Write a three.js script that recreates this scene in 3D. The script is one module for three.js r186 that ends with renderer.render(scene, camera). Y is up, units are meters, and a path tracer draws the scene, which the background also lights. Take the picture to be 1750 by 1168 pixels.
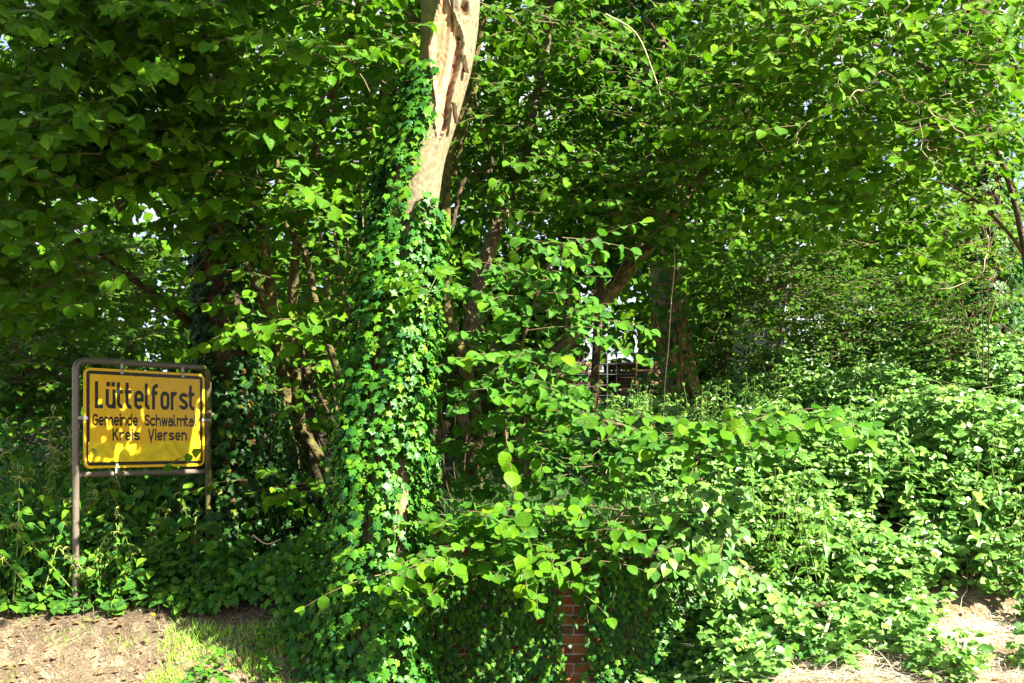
import * as THREE from 'three';
import { ImprovedNoise } from 'three/addons/math/ImprovedNoise.js';
import { mergeGeometries } from 'three/addons/utils/BufferGeometryUtils.js';

// ---------------------------------------------------------------- camera, sky, sun, exposure
const scene = new THREE.Scene();
const EYE = 1.6, FPX = 1720, HORIZON = 753;
const camera = new THREE.PerspectiveCamera(2 * Math.atan(584 / FPX) * 180 / Math.PI, 1750 / 1168, 0.1, 1500);
camera.position.set(0, EYE, 0);
camera.lookAt(0, EYE, -10);
camera.setViewOffset(1750, 1168, 0, 584 - HORIZON, 1750, 1168);      // a shifted lens keeps the posts upright

const SUN_DIR = new THREE.Vector3(0.65, 0.66, 0.38).normalize();
const sun = new THREE.DirectionalLight(new THREE.Color(1.0, 0.93, 0.76), 5);
sun.position.copy(SUN_DIR).multiplyScalar(60).add(new THREE.Vector3(0, 0, -8));
sun.target.position.set(0, 0, -8);
sun.castShadow = true; sun.shadow.mapSize.set(2048, 2048);
Object.assign(sun.shadow.camera, { left: -25, right: 25, top: 25, bottom: -25, near: 1, far: 140 });
scene.add(sun, sun.target);

const renderer = new THREE.WebGLRenderer({ antialias: true });
renderer.toneMapping = THREE.LinearToneMapping;
renderer.toneMappingExposure = 5.6;
renderer.shadowMap.enabled = true;

const perlin = new ImprovedNoise();
function rng(seed) { let a = seed >>> 0; return () => { a = (a + 0x6D2B79F5) | 0; let t = Math.imul(a ^ (a >>> 15), 1 | a); t = (t + Math.imul(t ^ (t >>> 7), 61 | t)) ^ t; return ((t ^ (t >>> 14)) >>> 0) / 4294967296; }; }
const fbm = (x, y, z, o = 4) => { let s = 0, a = 0.5; for (let i = 0; i < o; i++) { s += a * perlin.noise(x, y, z); x *= 2.03; y *= 2.03; z *= 2.03; a *= 0.5; } return s; };
const S = (a, b, v) => { const t = Math.min(1, Math.max(0, (v - a) / (b - a))); return t * t * (3 - 2 * t); };
const mix = (a, b, t) => a + (b - a) * t;

{ // a bright summer sky with thin broken cloud, the same all round
  const W = 512, Hh = 256, data = new Float32Array(W * Hh * 4);
  for (let j = 0; j < Hh; j++) for (let i = 0; i < W; i++) {
    const el = ((j + 0.5) / Hh - 0.5) * Math.PI, az = (i / W) * Math.PI * 2, y = Math.sin(el), c = Math.cos(el);
    const k = Math.pow(Math.max(0, 1 - Math.max(0, y)), 3);
    const cl = S(-0.05, 0.28, fbm(Math.cos(az) * c * 3.1 + 4, y * 5 + 2, Math.sin(az) * c * 3.1 + 7, 5) + 0.06 + 0.1 * k);
    const o = (j * W + i) * 4;
    const blue = [mix(0.09, 0.21, k), mix(0.135, 0.24, k), mix(0.20, 0.275, k)], white = [0.30, 0.305, 0.31];
    for (let q = 0; q < 3; q++) data[o + q] = y < 0 ? [0.09, 0.09, 0.06][q] : mix(blue[q], white[q], cl);
    data[o + 3] = 1;
  }
  const sky = new THREE.DataTexture(data, W, Hh, THREE.RGBAFormat, THREE.FloatType);
  sky.mapping = THREE.EquirectangularReflectionMapping; sky.magFilter = sky.minFilter = THREE.LinearFilter; sky.needsUpdate = true;
  scene.background = sky; scene.environment = sky;
}

// ---------------------------------------------------------------- helpers
const V = (x, y, z) => new THREE.Vector3(x, y, z);
const at = (px, py, d) => V((px - 875) / FPX * d, EYE - (py - HORIZON) / FPX * d, -d);
const UPV = V(0, 1, 0);
const used = {};
function numbered(n) { const k = used[n] = (used[n] ?? -1) + 1; return k ? `${n}_${String(k).padStart(3, '0')}` : n; }
function tag(o, label, category, group, kind) {
  if (label) o.userData.label = label;
  if (category) o.userData.category = category;
  if (group) o.userData.group = group;
  if (kind) o.userData.kind = kind;
  return o;
}
function shadows(m) { m.castShadow = m.receiveShadow = true; return m; }
function thing(name, label, category, pos = V(0, 0, 0), turn = 0, group) {
  const o = new THREE.Group(); o.name = numbered(name); o.position.copy(pos); o.rotation.y = turn; scene.add(o);
  return tag(o, label, category, group);
}
function part(parent, name, geo, mat) { const m = shadows(new THREE.Mesh(geo, mat)); m.name = name; parent.add(m); return m; }
function top(name, geo, mat) { const m = shadows(new THREE.Mesh(geo, mat)); m.name = numbered(name); scene.add(m); return m; }
function copyOf(src, name, label, pos, turn) { const c = src.clone(); c.name = numbered(name); if (label) c.userData = { ...src.userData, label }; else c.userData = { ...src.userData }; c.position.copy(pos); c.rotation.y = turn; scene.add(c); return c; }

// merged builder: tubes and quads with uv in metres
class MB {
  constructor() { this.p = []; this.n = []; this.u = []; this.i = []; this.c = []; }
  tube(pts, r0, r1, seg = 6, opt = {}) {
    const base = this.p.length / 3, N = pts.length, t = V(), a = V(), b = V(); let run = 0;
    let ref = Math.abs(pts[1].clone().sub(pts[0]).normalize().y) > 0.9 ? V(1, 0, 0.1) : V(0, 1, 0);
    for (let k = 0; k < N; k++) {
      t.subVectors(pts[Math.min(N - 1, k + 1)], pts[Math.max(0, k - 1)]).normalize();
      a.crossVectors(ref, t).normalize(); b.crossVectors(t, a);
      if (k) run += pts[k].distanceTo(pts[k - 1]);
      const f = k / (N - 1); let r = opt.radius ? opt.radius(f) : mix(r0, r1, f);
      for (let s = 0; s <= seg; s++) {
        const q = s / seg * Math.PI * 2, cx = Math.cos(q), cy = Math.sin(q);
        const nx = a.x * cx + b.x * cy, ny = a.y * cx + b.y * cy, nz = a.z * cx + b.z * cy;
        const rr = opt.rough ? r * (1 + opt.rough * fbm(pts[k].x * 3 + nx * 1.3, pts[k].y * 3 + ny * 1.3 + 9, pts[k].z * 3 + nz * 1.3, 3)) : r;
        this.p.push(pts[k].x + nx * rr, pts[k].y + ny * rr, pts[k].z + nz * rr); this.n.push(nx, ny, nz); this.u.push(s / seg * Math.PI * 2 * Math.max(r0, 0.02), run);
      }
    }
    for (let k = 0; k < N - 1; k++) for (let s = 0; s < seg; s++) { const q = base + k * (seg + 1) + s; this.i.push(q, q + 1, q + seg + 1, q + 1, q + seg + 2, q + seg + 1); }
    if (opt.cap) { // flat end at the last ring
      const c0 = this.p.length / 3, e = pts[N - 1]; this.p.push(e.x, e.y, e.z); this.n.push(t.x, t.y, t.z); this.u.push(0, 0);
      for (let s = 0; s < seg; s++) this.i.push(base + (N - 1) * (seg + 1) + s, base + (N - 1) * (seg + 1) + s + 1, c0);
    }
    return this;
  }
  blade(p0, dir, bend, len, w, side) { // a curved grass blade, 4 triangles
    const base = this.p.length / 3, n = V().crossVectors(side, dir).normalize();
    for (let k = 0; k <= 3; k++) {
      const f = k / 3, c = p0.clone().addScaledVector(dir, len * f).addScaledVector(bend, len * f * f), ww = w * (1 - f * 0.95) * (k == 0 ? 0.7 : 1);
      for (const s of [-1, 1]) { this.p.push(c.x + side.x * ww * s, c.y + side.y * ww * s, c.z + side.z * ww * s); this.n.push(n.x, n.y, n.z); this.u.push(s * 0.5 + 0.5, f); }
    }
    for (let k = 0; k < 3; k++) { const q = base + k * 2; this.i.push(q, q + 1, q + 2, q + 1, q + 3, q + 2); }
    return this;
  }
  get empty() { return !this.p.length; }
  geo() {
    const g = new THREE.BufferGeometry();
    g.setAttribute('position', new THREE.Float32BufferAttribute(this.p, 3)); g.setAttribute('normal', new THREE.Float32BufferAttribute(this.n, 3)); g.setAttribute('uv', new THREE.Float32BufferAttribute(this.u, 2));
    if (this.c.length) g.setAttribute('color', new THREE.Float32BufferAttribute(this.c, 3));
    g.setIndex(this.i); return g;
  }
}
const catmull = (pts, n) => new THREE.CatmullRomCurve3(pts, false, 'centripetal').getPoints(n);

function dataTex(n, fn, srgb = true, rep) {
  const d = new Uint8Array(n * n * 4);
  for (let j = 0; j < n; j++) for (let i = 0; i < n; i++) { const c = fn(i / n, j / n), o = (j * n + i) * 4; for (let q = 0; q < 3; q++) d[o + q] = Math.max(0, Math.min(255, c[q] * 255)); d[o + 3] = 255; }
  const t = new THREE.DataTexture(d, n, n, THREE.RGBAFormat); t.magFilter = THREE.LinearFilter; t.minFilter = THREE.LinearMipmapLinearFilter; t.generateMipmaps = true;
  t.wrapS = t.wrapT = THREE.RepeatWrapping; if (srgb) t.colorSpace = THREE.SRGBColorSpace; if (rep) t.repeat.set(rep, rep); t.needsUpdate = true; return t;
}
// noise that tiles: sampled on a torus
const tile = (u, v, f, o = 4, z = 0) => { const a = u * Math.PI * 2, b = v * Math.PI * 2, r = f / (Math.PI * 2); return fbm(Math.cos(a) * r + z, Math.sin(a) * r + Math.cos(b) * r * 1.0 + 3.3, Math.sin(b) * r + z * 0.7, o); };

// ---------------------------------------------------------------- materials
const veinTex = (() => {
  const c = document.createElement('canvas'); c.width = c.height = 256; const g = c.getContext('2d');
  g.fillStyle = '#d2d8d2'; g.fillRect(0, 0, 256, 256);
  const r = rng(5);
  for (let i = 0; i < 1400; i++) { g.fillStyle = r() < 0.5 ? 'rgba(255,255,240,0.10)' : 'rgba(60,80,40,0.10)'; const s = 3 + r() * 16; g.fillRect(r() * 256 - s / 2, r() * 256 - s / 2, s, s * 0.8); }
  for (let k = 0; k < 9; k++) for (const s of [-1, 1]) {
    g.strokeStyle = 'rgba(70,95,40,0.40)'; g.lineWidth = 7; g.beginPath(); const y = 256 - (20 + k * 25); g.moveTo(128, y - 6); g.quadraticCurveTo(128 + s * 60, y - 26, 128 + s * 128, y - 60); g.stroke();
    g.strokeStyle = 'rgba(250,255,220,0.75)'; g.lineWidth = 3; g.beginPath(); g.moveTo(128, y); g.quadraticCurveTo(128 + s * 60, y - 18, 128 + s * 128, y - 52); g.stroke();
  }
  g.strokeStyle = 'rgba(255,255,225,0.95)'; g.lineWidth = 6; g.beginPath(); g.moveTo(128, 0); g.lineTo(128, 256); g.stroke();
  const t = new THREE.CanvasTexture(c); t.colorSpace = THREE.SRGBColorSpace; return t;
})();
function leafMat(name, color, o = {}) {
  return new THREE.MeshPhysicalMaterial({ name, color: new THREE.Color().setRGB(...color), map: veinTex, bumpMap: veinTex, bumpScale: o.bump ?? 0.0012, roughness: 0.96, transmission: o.t ?? 0.42, thickness: 0, specularIntensity: 0.12, clearcoat: o.coat ?? 0.35, clearcoatRoughness: o.cr ?? 0.38, side: THREE.DoubleSide });
}
const white = [1, 1, 1];
const HAZEL = [[0.160, 0.39, 0.008], [0.124, 0.32, 0.008], [0.208, 0.45, 0.010], [0.100, 0.27, 0.010], [0.280, 0.50, 0.012], [0.120, 0.34, 0.025]];
const IVY = [[0.07, 0.25, 0.022], [0.045, 0.19, 0.028], [0.11, 0.32, 0.022], [0.15, 0.36, 0.02], [0.035, 0.16, 0.05], [0.20, 0.38, 0.025]];
const BRAMBLE = [[0.24, 0.50, 0.09], [0.18, 0.41, 0.08], [0.30, 0.58, 0.10], [0.36, 0.62, 0.11], [0.13, 0.33, 0.07]];
const NETTLE = [[0.09, 0.29, 0.03], [0.07, 0.25, 0.05], [0.13, 0.35, 0.025], [0.21, 0.42, 0.025]];
const mk = (n, cols, o) => ({ base: leafMat(n, white, o), parts: cols.map((c, i) => leafMat(n + '_' + ['plain', 'deep', 'fresh', 'shaded', 'young', 'dull'][i], c, o)), cols });
const M = {
  hazel: mk('hazel_leaf', HAZEL, { t: 0.45, coat: 0.13, cr: 0.40 }),
  ivy: mk('ivy_leaf', IVY, { t: 0.22, coat: 0.30, cr: 0.36, bump: 0.0008 }),
  bramble: mk('bramble_leaf', BRAMBLE, { t: 0.30, coat: 0.9, cr: 0.36 }),
  nettle: mk('nettle_leaf', NETTLE, { t: 0.38, coat: 0.12, cr: 0.4 }),
};
const std = (name, c, r = 0.9, o = {}) => new THREE.MeshStandardMaterial({ name, color: new THREE.Color().setRGB(...c), roughness: r, ...o });

const barkTex = dataTex(256, (u, v) => { const a = tile(u, v, 9, 4) * 0.9, b = tile(u, v, 2.2, 3, 5) * 0.9, m = S(0.06, 0.3, tile(u, v, 3, 3, 11)); const k = 0.62 + a * 0.55 + b * 0.3; return [mix(k, k * 0.62, m), mix(k * 0.95, k * 0.72, m), mix(k * 0.84, k * 0.36, m)]; }, true, 2.5);
const barkBump = dataTex(256, (u, v) => { const a = 0.5 + tile(u, v, 14, 4) * 0.9 + tile(u, v, 4, 3, 2) * 0.5; return [a, a, a]; }, false, 2.5);
M.bark = std('grey_bark', [0.30, 0.26, 0.18], 0.92, { map: barkTex, bumpMap: barkBump, bumpScale: 0.012 });
M.barkV = std('trunk_bark', white, 0.85, { vertexColors: true, bumpMap: barkBump, bumpScale: 0.003, map: dataTex(256, (u, v) => { const k = 0.86 + tile(u, v, 12, 4) * 0.42; return [k, k * 0.985, k * 0.95]; }, true, 3) });
M.darkBark = std('dark_bark', [0.16, 0.115, 0.07], 0.95, { map: barkTex, bumpMap: barkBump, bumpScale: 0.015 });
M.mossBark = std('mossy_bark', [0.24, 0.22, 0.08], 0.95, { map: barkTex, bumpMap: barkBump, bumpScale: 0.012 });
M.twig = std('twig', [0.13, 0.095, 0.045], 0.85);
M.twigPale = std('pale_twig', [0.42, 0.34, 0.22], 0.8);
M.twigGreen = std('green_stem', [0.14, 0.20, 0.05], 0.7);
M.stem = std('ivy_stem', [0.30, 0.22, 0.13], 0.9, { map: barkTex, bumpMap: barkBump, bumpScale: 0.006 });

// ---------------------------------------------------------------- leaf shapes (length 1 along +Y, face +Z)
function leafGeo(outline, fold, droop, curl = 0) { // outline: [t, halfwidth] from base to tip
  const p = [], u = [], idx = [], n = outline.length;
  const W = Math.max(...outline.map((o) => o[1]));
  outline.forEach(([t, w], k) => {
    const z = -droop * t * t, wob = (k % 2 ? 1 : -1) * curl;
    p.push(0, t, z); u.push(0.5, t);
    p.push(-w, t + w * 0.12, z + w * fold + wob * w); u.push(0.5 - w / W * 0.5, t);
    p.push(w, t + w * 0.12, z + w * fold - wob * w * 0.6); u.push(0.5 + w / W * 0.5, t);
  });
  for (let k = 0; k < n - 1; k++) { const a = k * 3, b = a + 3; idx.push(a, b + 1, a + 1, a, b, b + 1, a, a + 2, b + 2, a, b + 2, b); }
  const g = new THREE.BufferGeometry(); g.setAttribute('position', new THREE.Float32BufferAttribute(p, 3)); g.setAttribute('uv', new THREE.Float32BufferAttribute(u, 2)); g.setIndex(idx); g.computeVertexNormals(); return g;
}
const hz = (j) => [[0, 0.04], [0.03, 0.20 + j], [0.16, 0.37], [0.34, 0.45 + j], [0.40, 0.44], [0.54, 0.46], [0.60, 0.43 - j], [0.72, 0.37], [0.77, 0.31], [0.86, 0.21 + j], [0.90, 0.13], [1, 0.01]];
const G = {
  hazel: [leafGeo(hz(0), 0.18, 0.16, 0.03), leafGeo(hz(0.02), 0.34, 0.30, 0.05), leafGeo(hz(-0.02), -0.10, 0.08, 0.04), leafGeo(hz(0.015), 0.06, -0.14, 0.05), leafGeo(hz(0.01), 0.55, 0.42, 0.07), leafGeo(hz(-0.01), 0.25, 0.55, 0.06)],
  simple: [leafGeo([[0, 0.03], [0.2, 0.32], [0.5, 0.42], [0.8, 0.25], [1, 0.01]], 0.2, 0.2), leafGeo([[0, 0.03], [0.25, 0.34], [0.6, 0.38], [1, 0.01]], -0.05, 0.1)],
  ovate: [leafGeo([[0, 0.03], [0.12, 0.26], [0.32, 0.36], [0.52, 0.33], [0.58, 0.29], [0.74, 0.2], [0.8, 0.15], [1, 0.01]], 0.3, 0.22, 0.03), leafGeo([[0, 0.03], [0.14, 0.28], [0.36, 0.38], [0.56, 0.32], [0.78, 0.18], [1, 0.01]], 0.08, 0.1, 0.03)],
  lance: [leafGeo([[0, 0.02], [0.1, 0.14], [0.25, 0.2], [0.45, 0.185], [0.7, 0.115], [0.88, 0.05], [1, 0.005]], 0.3, 0.4, 0.02), leafGeo([[0, 0.02], [0.12, 0.17], [0.28, 0.235], [0.5, 0.19], [0.75, 0.1], [1, 0.005]], 0.1, 0.2, 0.02)],
  ivy: [],
};
function ivyGeo(k, cup) { // five lobes round a common stalk point
  const P = [[0, 0.02], [0.24, -0.06], [0.42, 0.12], [0.36, 0.30], [0.56, 0.52], [0.30, 0.60], [0.16, 0.74], [0, 1.0], [-0.16, 0.74], [-0.30, 0.60], [-0.56, 0.52], [-0.36, 0.30], [-0.42, 0.12], [-0.24, -0.06]];
  const p = [0, 0.34, 0.05], u = [0.5, 0.34], idx = [];
  P.forEach(([x, y], i) => { const tip = [2, 4, 7, 10, 12].includes(i); p.push(x * k, y, tip ? -cup : 0.02 - (i == 0 ? 0.03 : 0)); u.push(0.5 + x * 0.8, Math.min(1, Math.max(0, y))); });
  for (let i = 1; i <= P.length; i++) idx.push(0, i, i % P.length + 1);
  const g = new THREE.BufferGeometry(); g.setAttribute('position', new THREE.Float32BufferAttribute(p, 3)); g.setAttribute('uv', new THREE.Float32BufferAttribute(u, 2)); g.setIndex(idx); g.computeVertexNormals(); return g;
}
G.ivy = [ivyGeo(1, 0.12), ivyGeo(0.85, 0.2), ivyGeo(1.1, 0.04)];

// ---------------------------------------------------------------- foliage: collects leaves and twigs of one plant, then builds them as its parts
const _m = new THREE.Matrix4(), _x = V(), _y = V(), _z = V();
class Foliage {
  constructor(seed, kind, cols) { this.r = rng(seed); this.L = []; this.tw = new MB(); this.kind = kind; this.cols = cols || M[kind].cols; }
  rs() { return this.r() * 2 - 1; }
  rv(s = 1) { return V(this.rs() * s, this.rs() * s, this.rs() * s); }
  leaf(p, dir, nrm, size, tint = 1) {
    _y.copy(dir).normalize(); _x.crossVectors(_y, nrm); if (_x.lengthSq() < 1e-6) _x.set(1, 0, 0); _x.normalize(); _z.crossVectors(_x, _y);
    const w = size * (0.9 + this.r() * 0.22);
    const m = new THREE.Matrix4().makeBasis(_x.clone().multiplyScalar(w), _y.clone().multiplyScalar(size), _z.clone().multiplyScalar(size)).setPosition(p);
    const q = this.r(), ci = q < 0.34 ? 0 : q < 0.58 ? 1 : q < 0.75 ? 2 : q < 0.90 ? 3 : q < 0.95 ? Math.min(4, this.cols.length - 1) : this.cols.length - 1;
    this.L.push({ m, p: p.clone(), size, ci, g: Math.floor(this.r() * 8), v: (0.85 + this.r() * 0.3) * tint });
  }
  // a twig with leaves left and right of it, drooping
  spray(p, dir, len, n, size, o = {}) {
    const q = p.clone(), d = dir.clone().normalize(), pts = [q.clone()], step = len / n; let side = this.r() < 0.5 ? 1 : -1;
    for (let k = 0; k < n; k++) {
      d.y -= (o.droop ?? 0.06); d.add(this.rv(0.10)); d.normalize(); q.addScaledVector(d, step); pts.push(q.clone());
      const s = V().crossVectors(d, UPV); if (s.lengthSq() < 0.02) s.set(1, 0, 0.3); s.normalize().multiplyScalar(side); side = -side;
      const ld = s.multiplyScalar(0.85).addScaledVector(d, 0.65).add(V(0, -0.22 - this.r() * 0.45, 0)).add(this.rv(0.32));
      const nr = V(0, 0.85, 0).add(this.rv(0.5)).add(o.face ?? V(0.1, 0, 0.35));
      const sz = size * (0.55 + 0.6 * this.r()) * (k == n - 1 ? 0.8 : 1);
      this.leaf(q.clone().addScaledVector(ld.clone().normalize(), 0.014), ld, nr, sz, o.tint);
    }
    this.leaf(q, d, V(0, 0.8, 0.3).add(this.rv(0.4)), size * (0.7 + 0.3 * this.r()), o.tint);
    if (!o.bare) this.tw.tube(pts.length > 5 ? pts.filter((_, i) => i % 2 == 0 || i == pts.length - 1) : pts, o.tr ?? 0.004, 0.0015, 3);
  }
  // sprays through an ellipsoid given by a place in view and its real depth; clumped, with gaps
  blob(px, py, d, rx, ry, rd, n, size, o = {}) {
    const len = o.len ?? 0.45, k = o.k ?? 8; let made = 0;
    for (let tries = 0; made < n && tries < n * 6; tries++) {
      let a = this.rs(), b = this.rs(), c = this.rs(); if (a * a + b * b + c * c > 1) continue;
      const p = at(px + rx * a, py + ry * b, d + rd * c);
      if (o.clump !== 0 && fbm(p.x * (o.freq ?? 1.1) + 3, p.y * (o.freq ?? 1.1) * 1.5, p.z * (o.freq ?? 1.1) + (o.seed ?? 0), 2) < (o.clump ?? -0.05)) continue;
      if (o.keep && !o.keep(p)) continue;
      const ang = (o.az ?? 0) + this.rs() * (o.spread ?? Math.PI), dir = V(Math.sin(ang), 0.12 + this.rs() * 0.3 + (o.up ?? 0), Math.cos(ang));
      this.spray(p, dir, len * (0.6 + this.r() * 0.8), Math.max(3, Math.round(k * (0.6 + this.r() * 0.7))), size, o); made++;
      if (o.limb && this.r() < (o.join ?? 0.22)) { const l = o.limb[Math.floor(this.r() * o.limb.length)]; const mid = l.clone().lerp(p, 0.55).add(this.rv(0.12)).add(V(0, 0.08, 0)); if (l.distanceTo(p) < (o.reach ?? 1.1)) this.tw.tube(catmull([l, mid, p], 6), o.jr ?? 0.006, 0.003, 4); }
    }
    return this;
  }
  cloud(c, r, n, size, o = {}) { // loose leaves in a world ellipsoid, for crowns far off or out of view
    for (let i = 0, t = 0; i < n && t < n * 8; t++) {
      const a = this.rs(), b = this.rs(), e = this.rs(); if (a * a + b * b + e * e > 1) continue;
      const p = V(c.x + r.x * a, c.y + r.y * b, c.z + r.z * e);
      if (fbm(p.x * (o.freq ?? 0.6), p.y * (o.freq ?? 0.6) * 1.4, p.z * (o.freq ?? 0.6) + (o.seed ?? 0), 3) < (o.clump ?? 0)) continue;
      if (o.keep && !o.keep(p)) continue;
      this.leaf(p, this.rv().add(V(0, -0.5, 0)), this.rv(0.7).add(V(0.1, 0.8, 0.3)), size * (0.6 + this.r() * 0.7), o.tint); i++;
    }
    return this;
  }
  build(root, o = {}) {
    const mats = o.mats ?? M[this.kind], geos = o.geos ?? G[this.kind], most = o.parts ?? 0, cell = new Map(), chosen = new Set();
    const inv = root.position.clone().negate();
    if (most) {
      const sorted = this.L.map((l, i) => [l, i]).filter(([l]) => { const d = -l.p.z, px = 875 + l.p.x / d * FPX, py = HORIZON - (l.p.y - EYE) / d * FPX; l.px = px; l.py = py; return d > 1 && px > -10 && px < 1760 && py > -10 && py < 1178; }).sort((a, b) => b[0].size / -b[0].p.z - a[0].size / -a[0].p.z + (a[0].p.z - b[0].p.z) * -0.01);
      for (const [l, i] of sorted) { if (chosen.size >= most) break; const k = Math.floor(l.px / 26) + '_' + Math.floor(l.py / 26), c = cell.get(k) ?? 0; if (c >= (o.perCell ?? 2)) continue; cell.set(k, c + 1); chosen.add(i); }
    }
    const lm = new THREE.Matrix4().makeTranslation(inv.x, inv.y, inv.z);
    const rest = geos.map(() => []);
    this.L.forEach((l, i) => {
      const gi = l.g % geos.length;
      if (chosen.has(i)) { const m = part(root, o.leafName ?? 'leaf', geos[gi], mats.parts[l.ci % mats.parts.length]); m.applyMatrix4(_m.copy(lm).multiply(l.m)); }
      else rest[gi].push(l);
    });
    const col = new THREE.Color();
    rest.forEach((list, gi) => {
      if (!list.length) return;
      const im = shadows(new THREE.InstancedMesh(geos[gi], mats.base, list.length)); im.name = o.massName ?? 'foliage';
      list.forEach((l, i) => { im.setMatrixAt(i, _m.copy(lm).multiply(l.m)); const c = this.cols[l.ci % this.cols.length]; im.setColorAt(i, col.setRGB(c[0] * l.v, c[1] * l.v, c[2] * l.v)); });
      if (o.self && gi == 0) { }
      im.userData.kind = 'stuff'; root.add(im);
    });
    if (!this.tw.empty) { const g = this.tw.geo(); g.translate(inv.x, inv.y, inv.z); const t = part(root, o.twigName ?? 'twigs', g, o.twigMat ?? M.twig); t.userData.kind = 'stuff'; }
    return root;
  }
}
function limb(root, name, pts, r0, r1, mat, o = {}) { const mb = new MB(); const c = catmull(pts, o.n ?? 24); mb.tube(c, r0, r1, o.seg ?? 10, { rough: o.rough ?? 0.35, cap: o.cap }); const g = mb.geo(); g.translate(-root.position.x, -root.position.y, -root.position.z); part(root, name, g, mat); return c; }

// ---------------------------------------------------------------- terrain
function ground(x, d) {
  const left = 0.04 + 0.42 * S(6.0, 7.1, d) + 0.7 * S(7.2, 12, d) + 0.9 * S(12, 20, d);
  const mid = d < 7.12 ? -0.25 * S(5.6, 6.6, d) : -0.25 + 1.22 * S(7.12, 7.30, d) + 0.85 * S(7.2, 14, d);
  const right = 0.5 * S(1.8, 5, x) * S(8, 12, d) + 0.10 + 0.18 * S(6.2, 6.9, d) + 0.80 * S(6.9, 8.5, d) + 0.8 * S(8.5, 14, d);
  let h = mix(left, mid, S(-1.15, -0.7, x)); h = mix(h, right, S(1.0, 1.45, x));
  h *= S(4.4, 6.2, d);
  return h + S(5, 7, d) * (mix(0.03, 0.10, S(7, 8, d)) * fbm(x * 0.9, d * 0.9, 3.1, 3) + 0.012 * fbm(x * 7, d * 7, 1.7, 2)) * (Math.abs(x) > 1.2 || d > 7.5 ? 1 : 0.3);
}
const onGround = (x, d, up = 0) => V(x, ground(x, d) + up, -d);
const soilTex = dataTex(512, (u, v) => {
  const a = tile(u, v, 6, 5), b = tile(u, v, 26, 4, 4), c = tile(u, v, 60, 2, 8), k = 0.70 + a * 0.20 + b * 0.34 + c * 0.34; const dry = S(0.0, 0.22, a + b * 0.4);
  return [k * mix(0.86, 1.0, dry), k * mix(0.79, 0.94, dry), k * mix(0.68, 0.85, dry)];
}, true, 1.7);
const soilBump = dataTex(512, (u, v) => { const k = 0.5 + tile(u, v, 22, 4, 4) * 0.7 + tile(u, v, 60, 2, 8) * 0.7; return [k, k, k]; }, false, 1.7);
{
  const xs = [], ds = [];
  for (let x = -7; x <= 7.001; x += 0.07) xs.push(x); for (let d = 3; d <= 12; d += 0.07) ds.push(d);
  for (let k = 1, s = 0.2, x = 7; k < 26; k++) { x += s; s *= 1.38; xs.push(x); xs.unshift(-x); }
  for (let s = 0.2, d = ds[ds.length - 1], k = 1; k < 27; k++) { d += s; s *= 1.36; ds.push(d); } for (let s = 0.5, d = 3, k = 0; k < 18; k++) { d -= s; s *= 1.5; ds.unshift(d); }
  const p = [], u = [], c = [], idx = [];
  for (const d of ds) for (const x of xs) {
    p.push(x, ground(x, d), -d); u.push(x, d);
    const dirt = S(-0.75, -1.2, x) * S(7.2, 6.4, d), n = 0.5 + fbm(x * 1.5, d * 1.5, 8, 3);
    const dry = S(0.9, 1.6, x) * S(8.2, 7.0, d);
    const dark = [0.075, 0.055, 0.032], tan = [0.42, 0.36, 0.29], straw = [0.55, 0.48, 0.37], t = Math.min(1, dirt * (0.75 + 0.4 * n));
    for (let q = 0; q < 3; q++) c.push(mix(mix(dark[q], tan[q], t), straw[q], dry));
  }
  const nx = xs.length; for (let j = 0; j < ds.length - 1; j++) for (let i = 0; i < nx - 1; i++) { const a = j * nx + i; idx.push(a, a + 1, a + nx, a + 1, a + nx + 1, a + nx); }
  const g = new THREE.BufferGeometry(); g.setAttribute('position', new THREE.Float32BufferAttribute(p, 3)); g.setAttribute('uv', new THREE.Float32BufferAttribute(u, 2)); g.setAttribute('color', new THREE.Float32BufferAttribute(c, 3)); g.setIndex(idx); g.computeVertexNormals();
  const m = top('ground', g, std('soil', white, 0.97, { vertexColors: true, map: soilTex, bumpMap: soilBump, bumpScale: 0.012 })); tag(m, 'bare sandy verge in front and dark soil rising behind', 'ground', null, 'structure');
  const rg = new THREE.PlaneGeometry(120, 5.2, 60, 4); rg.rotateX(-Math.PI / 2); rg.translate(0, 0.03, -0.6);
  const rp = rg.attributes.position; for (let i = 0; i < rp.count; i++) rp.setY(i, 0.03 + 0.01 * fbm(rp.getX(i) * 0.3, rp.getZ(i), 2, 2));
  const tar = dataTex(256, (a, b) => { const k = 0.55 + tile(a, b, 70, 2) * 0.9 + tile(a, b, 5, 3, 3) * 0.3; return [k, k, k]; }, true, 40); tar.repeat.set(60, 3);
  tag(top('road', rg, std('asphalt', [0.07, 0.07, 0.068], 0.9, { map: tar })), 'plain grey asphalt lane along the verge', 'road', null, 'structure');
}

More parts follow.
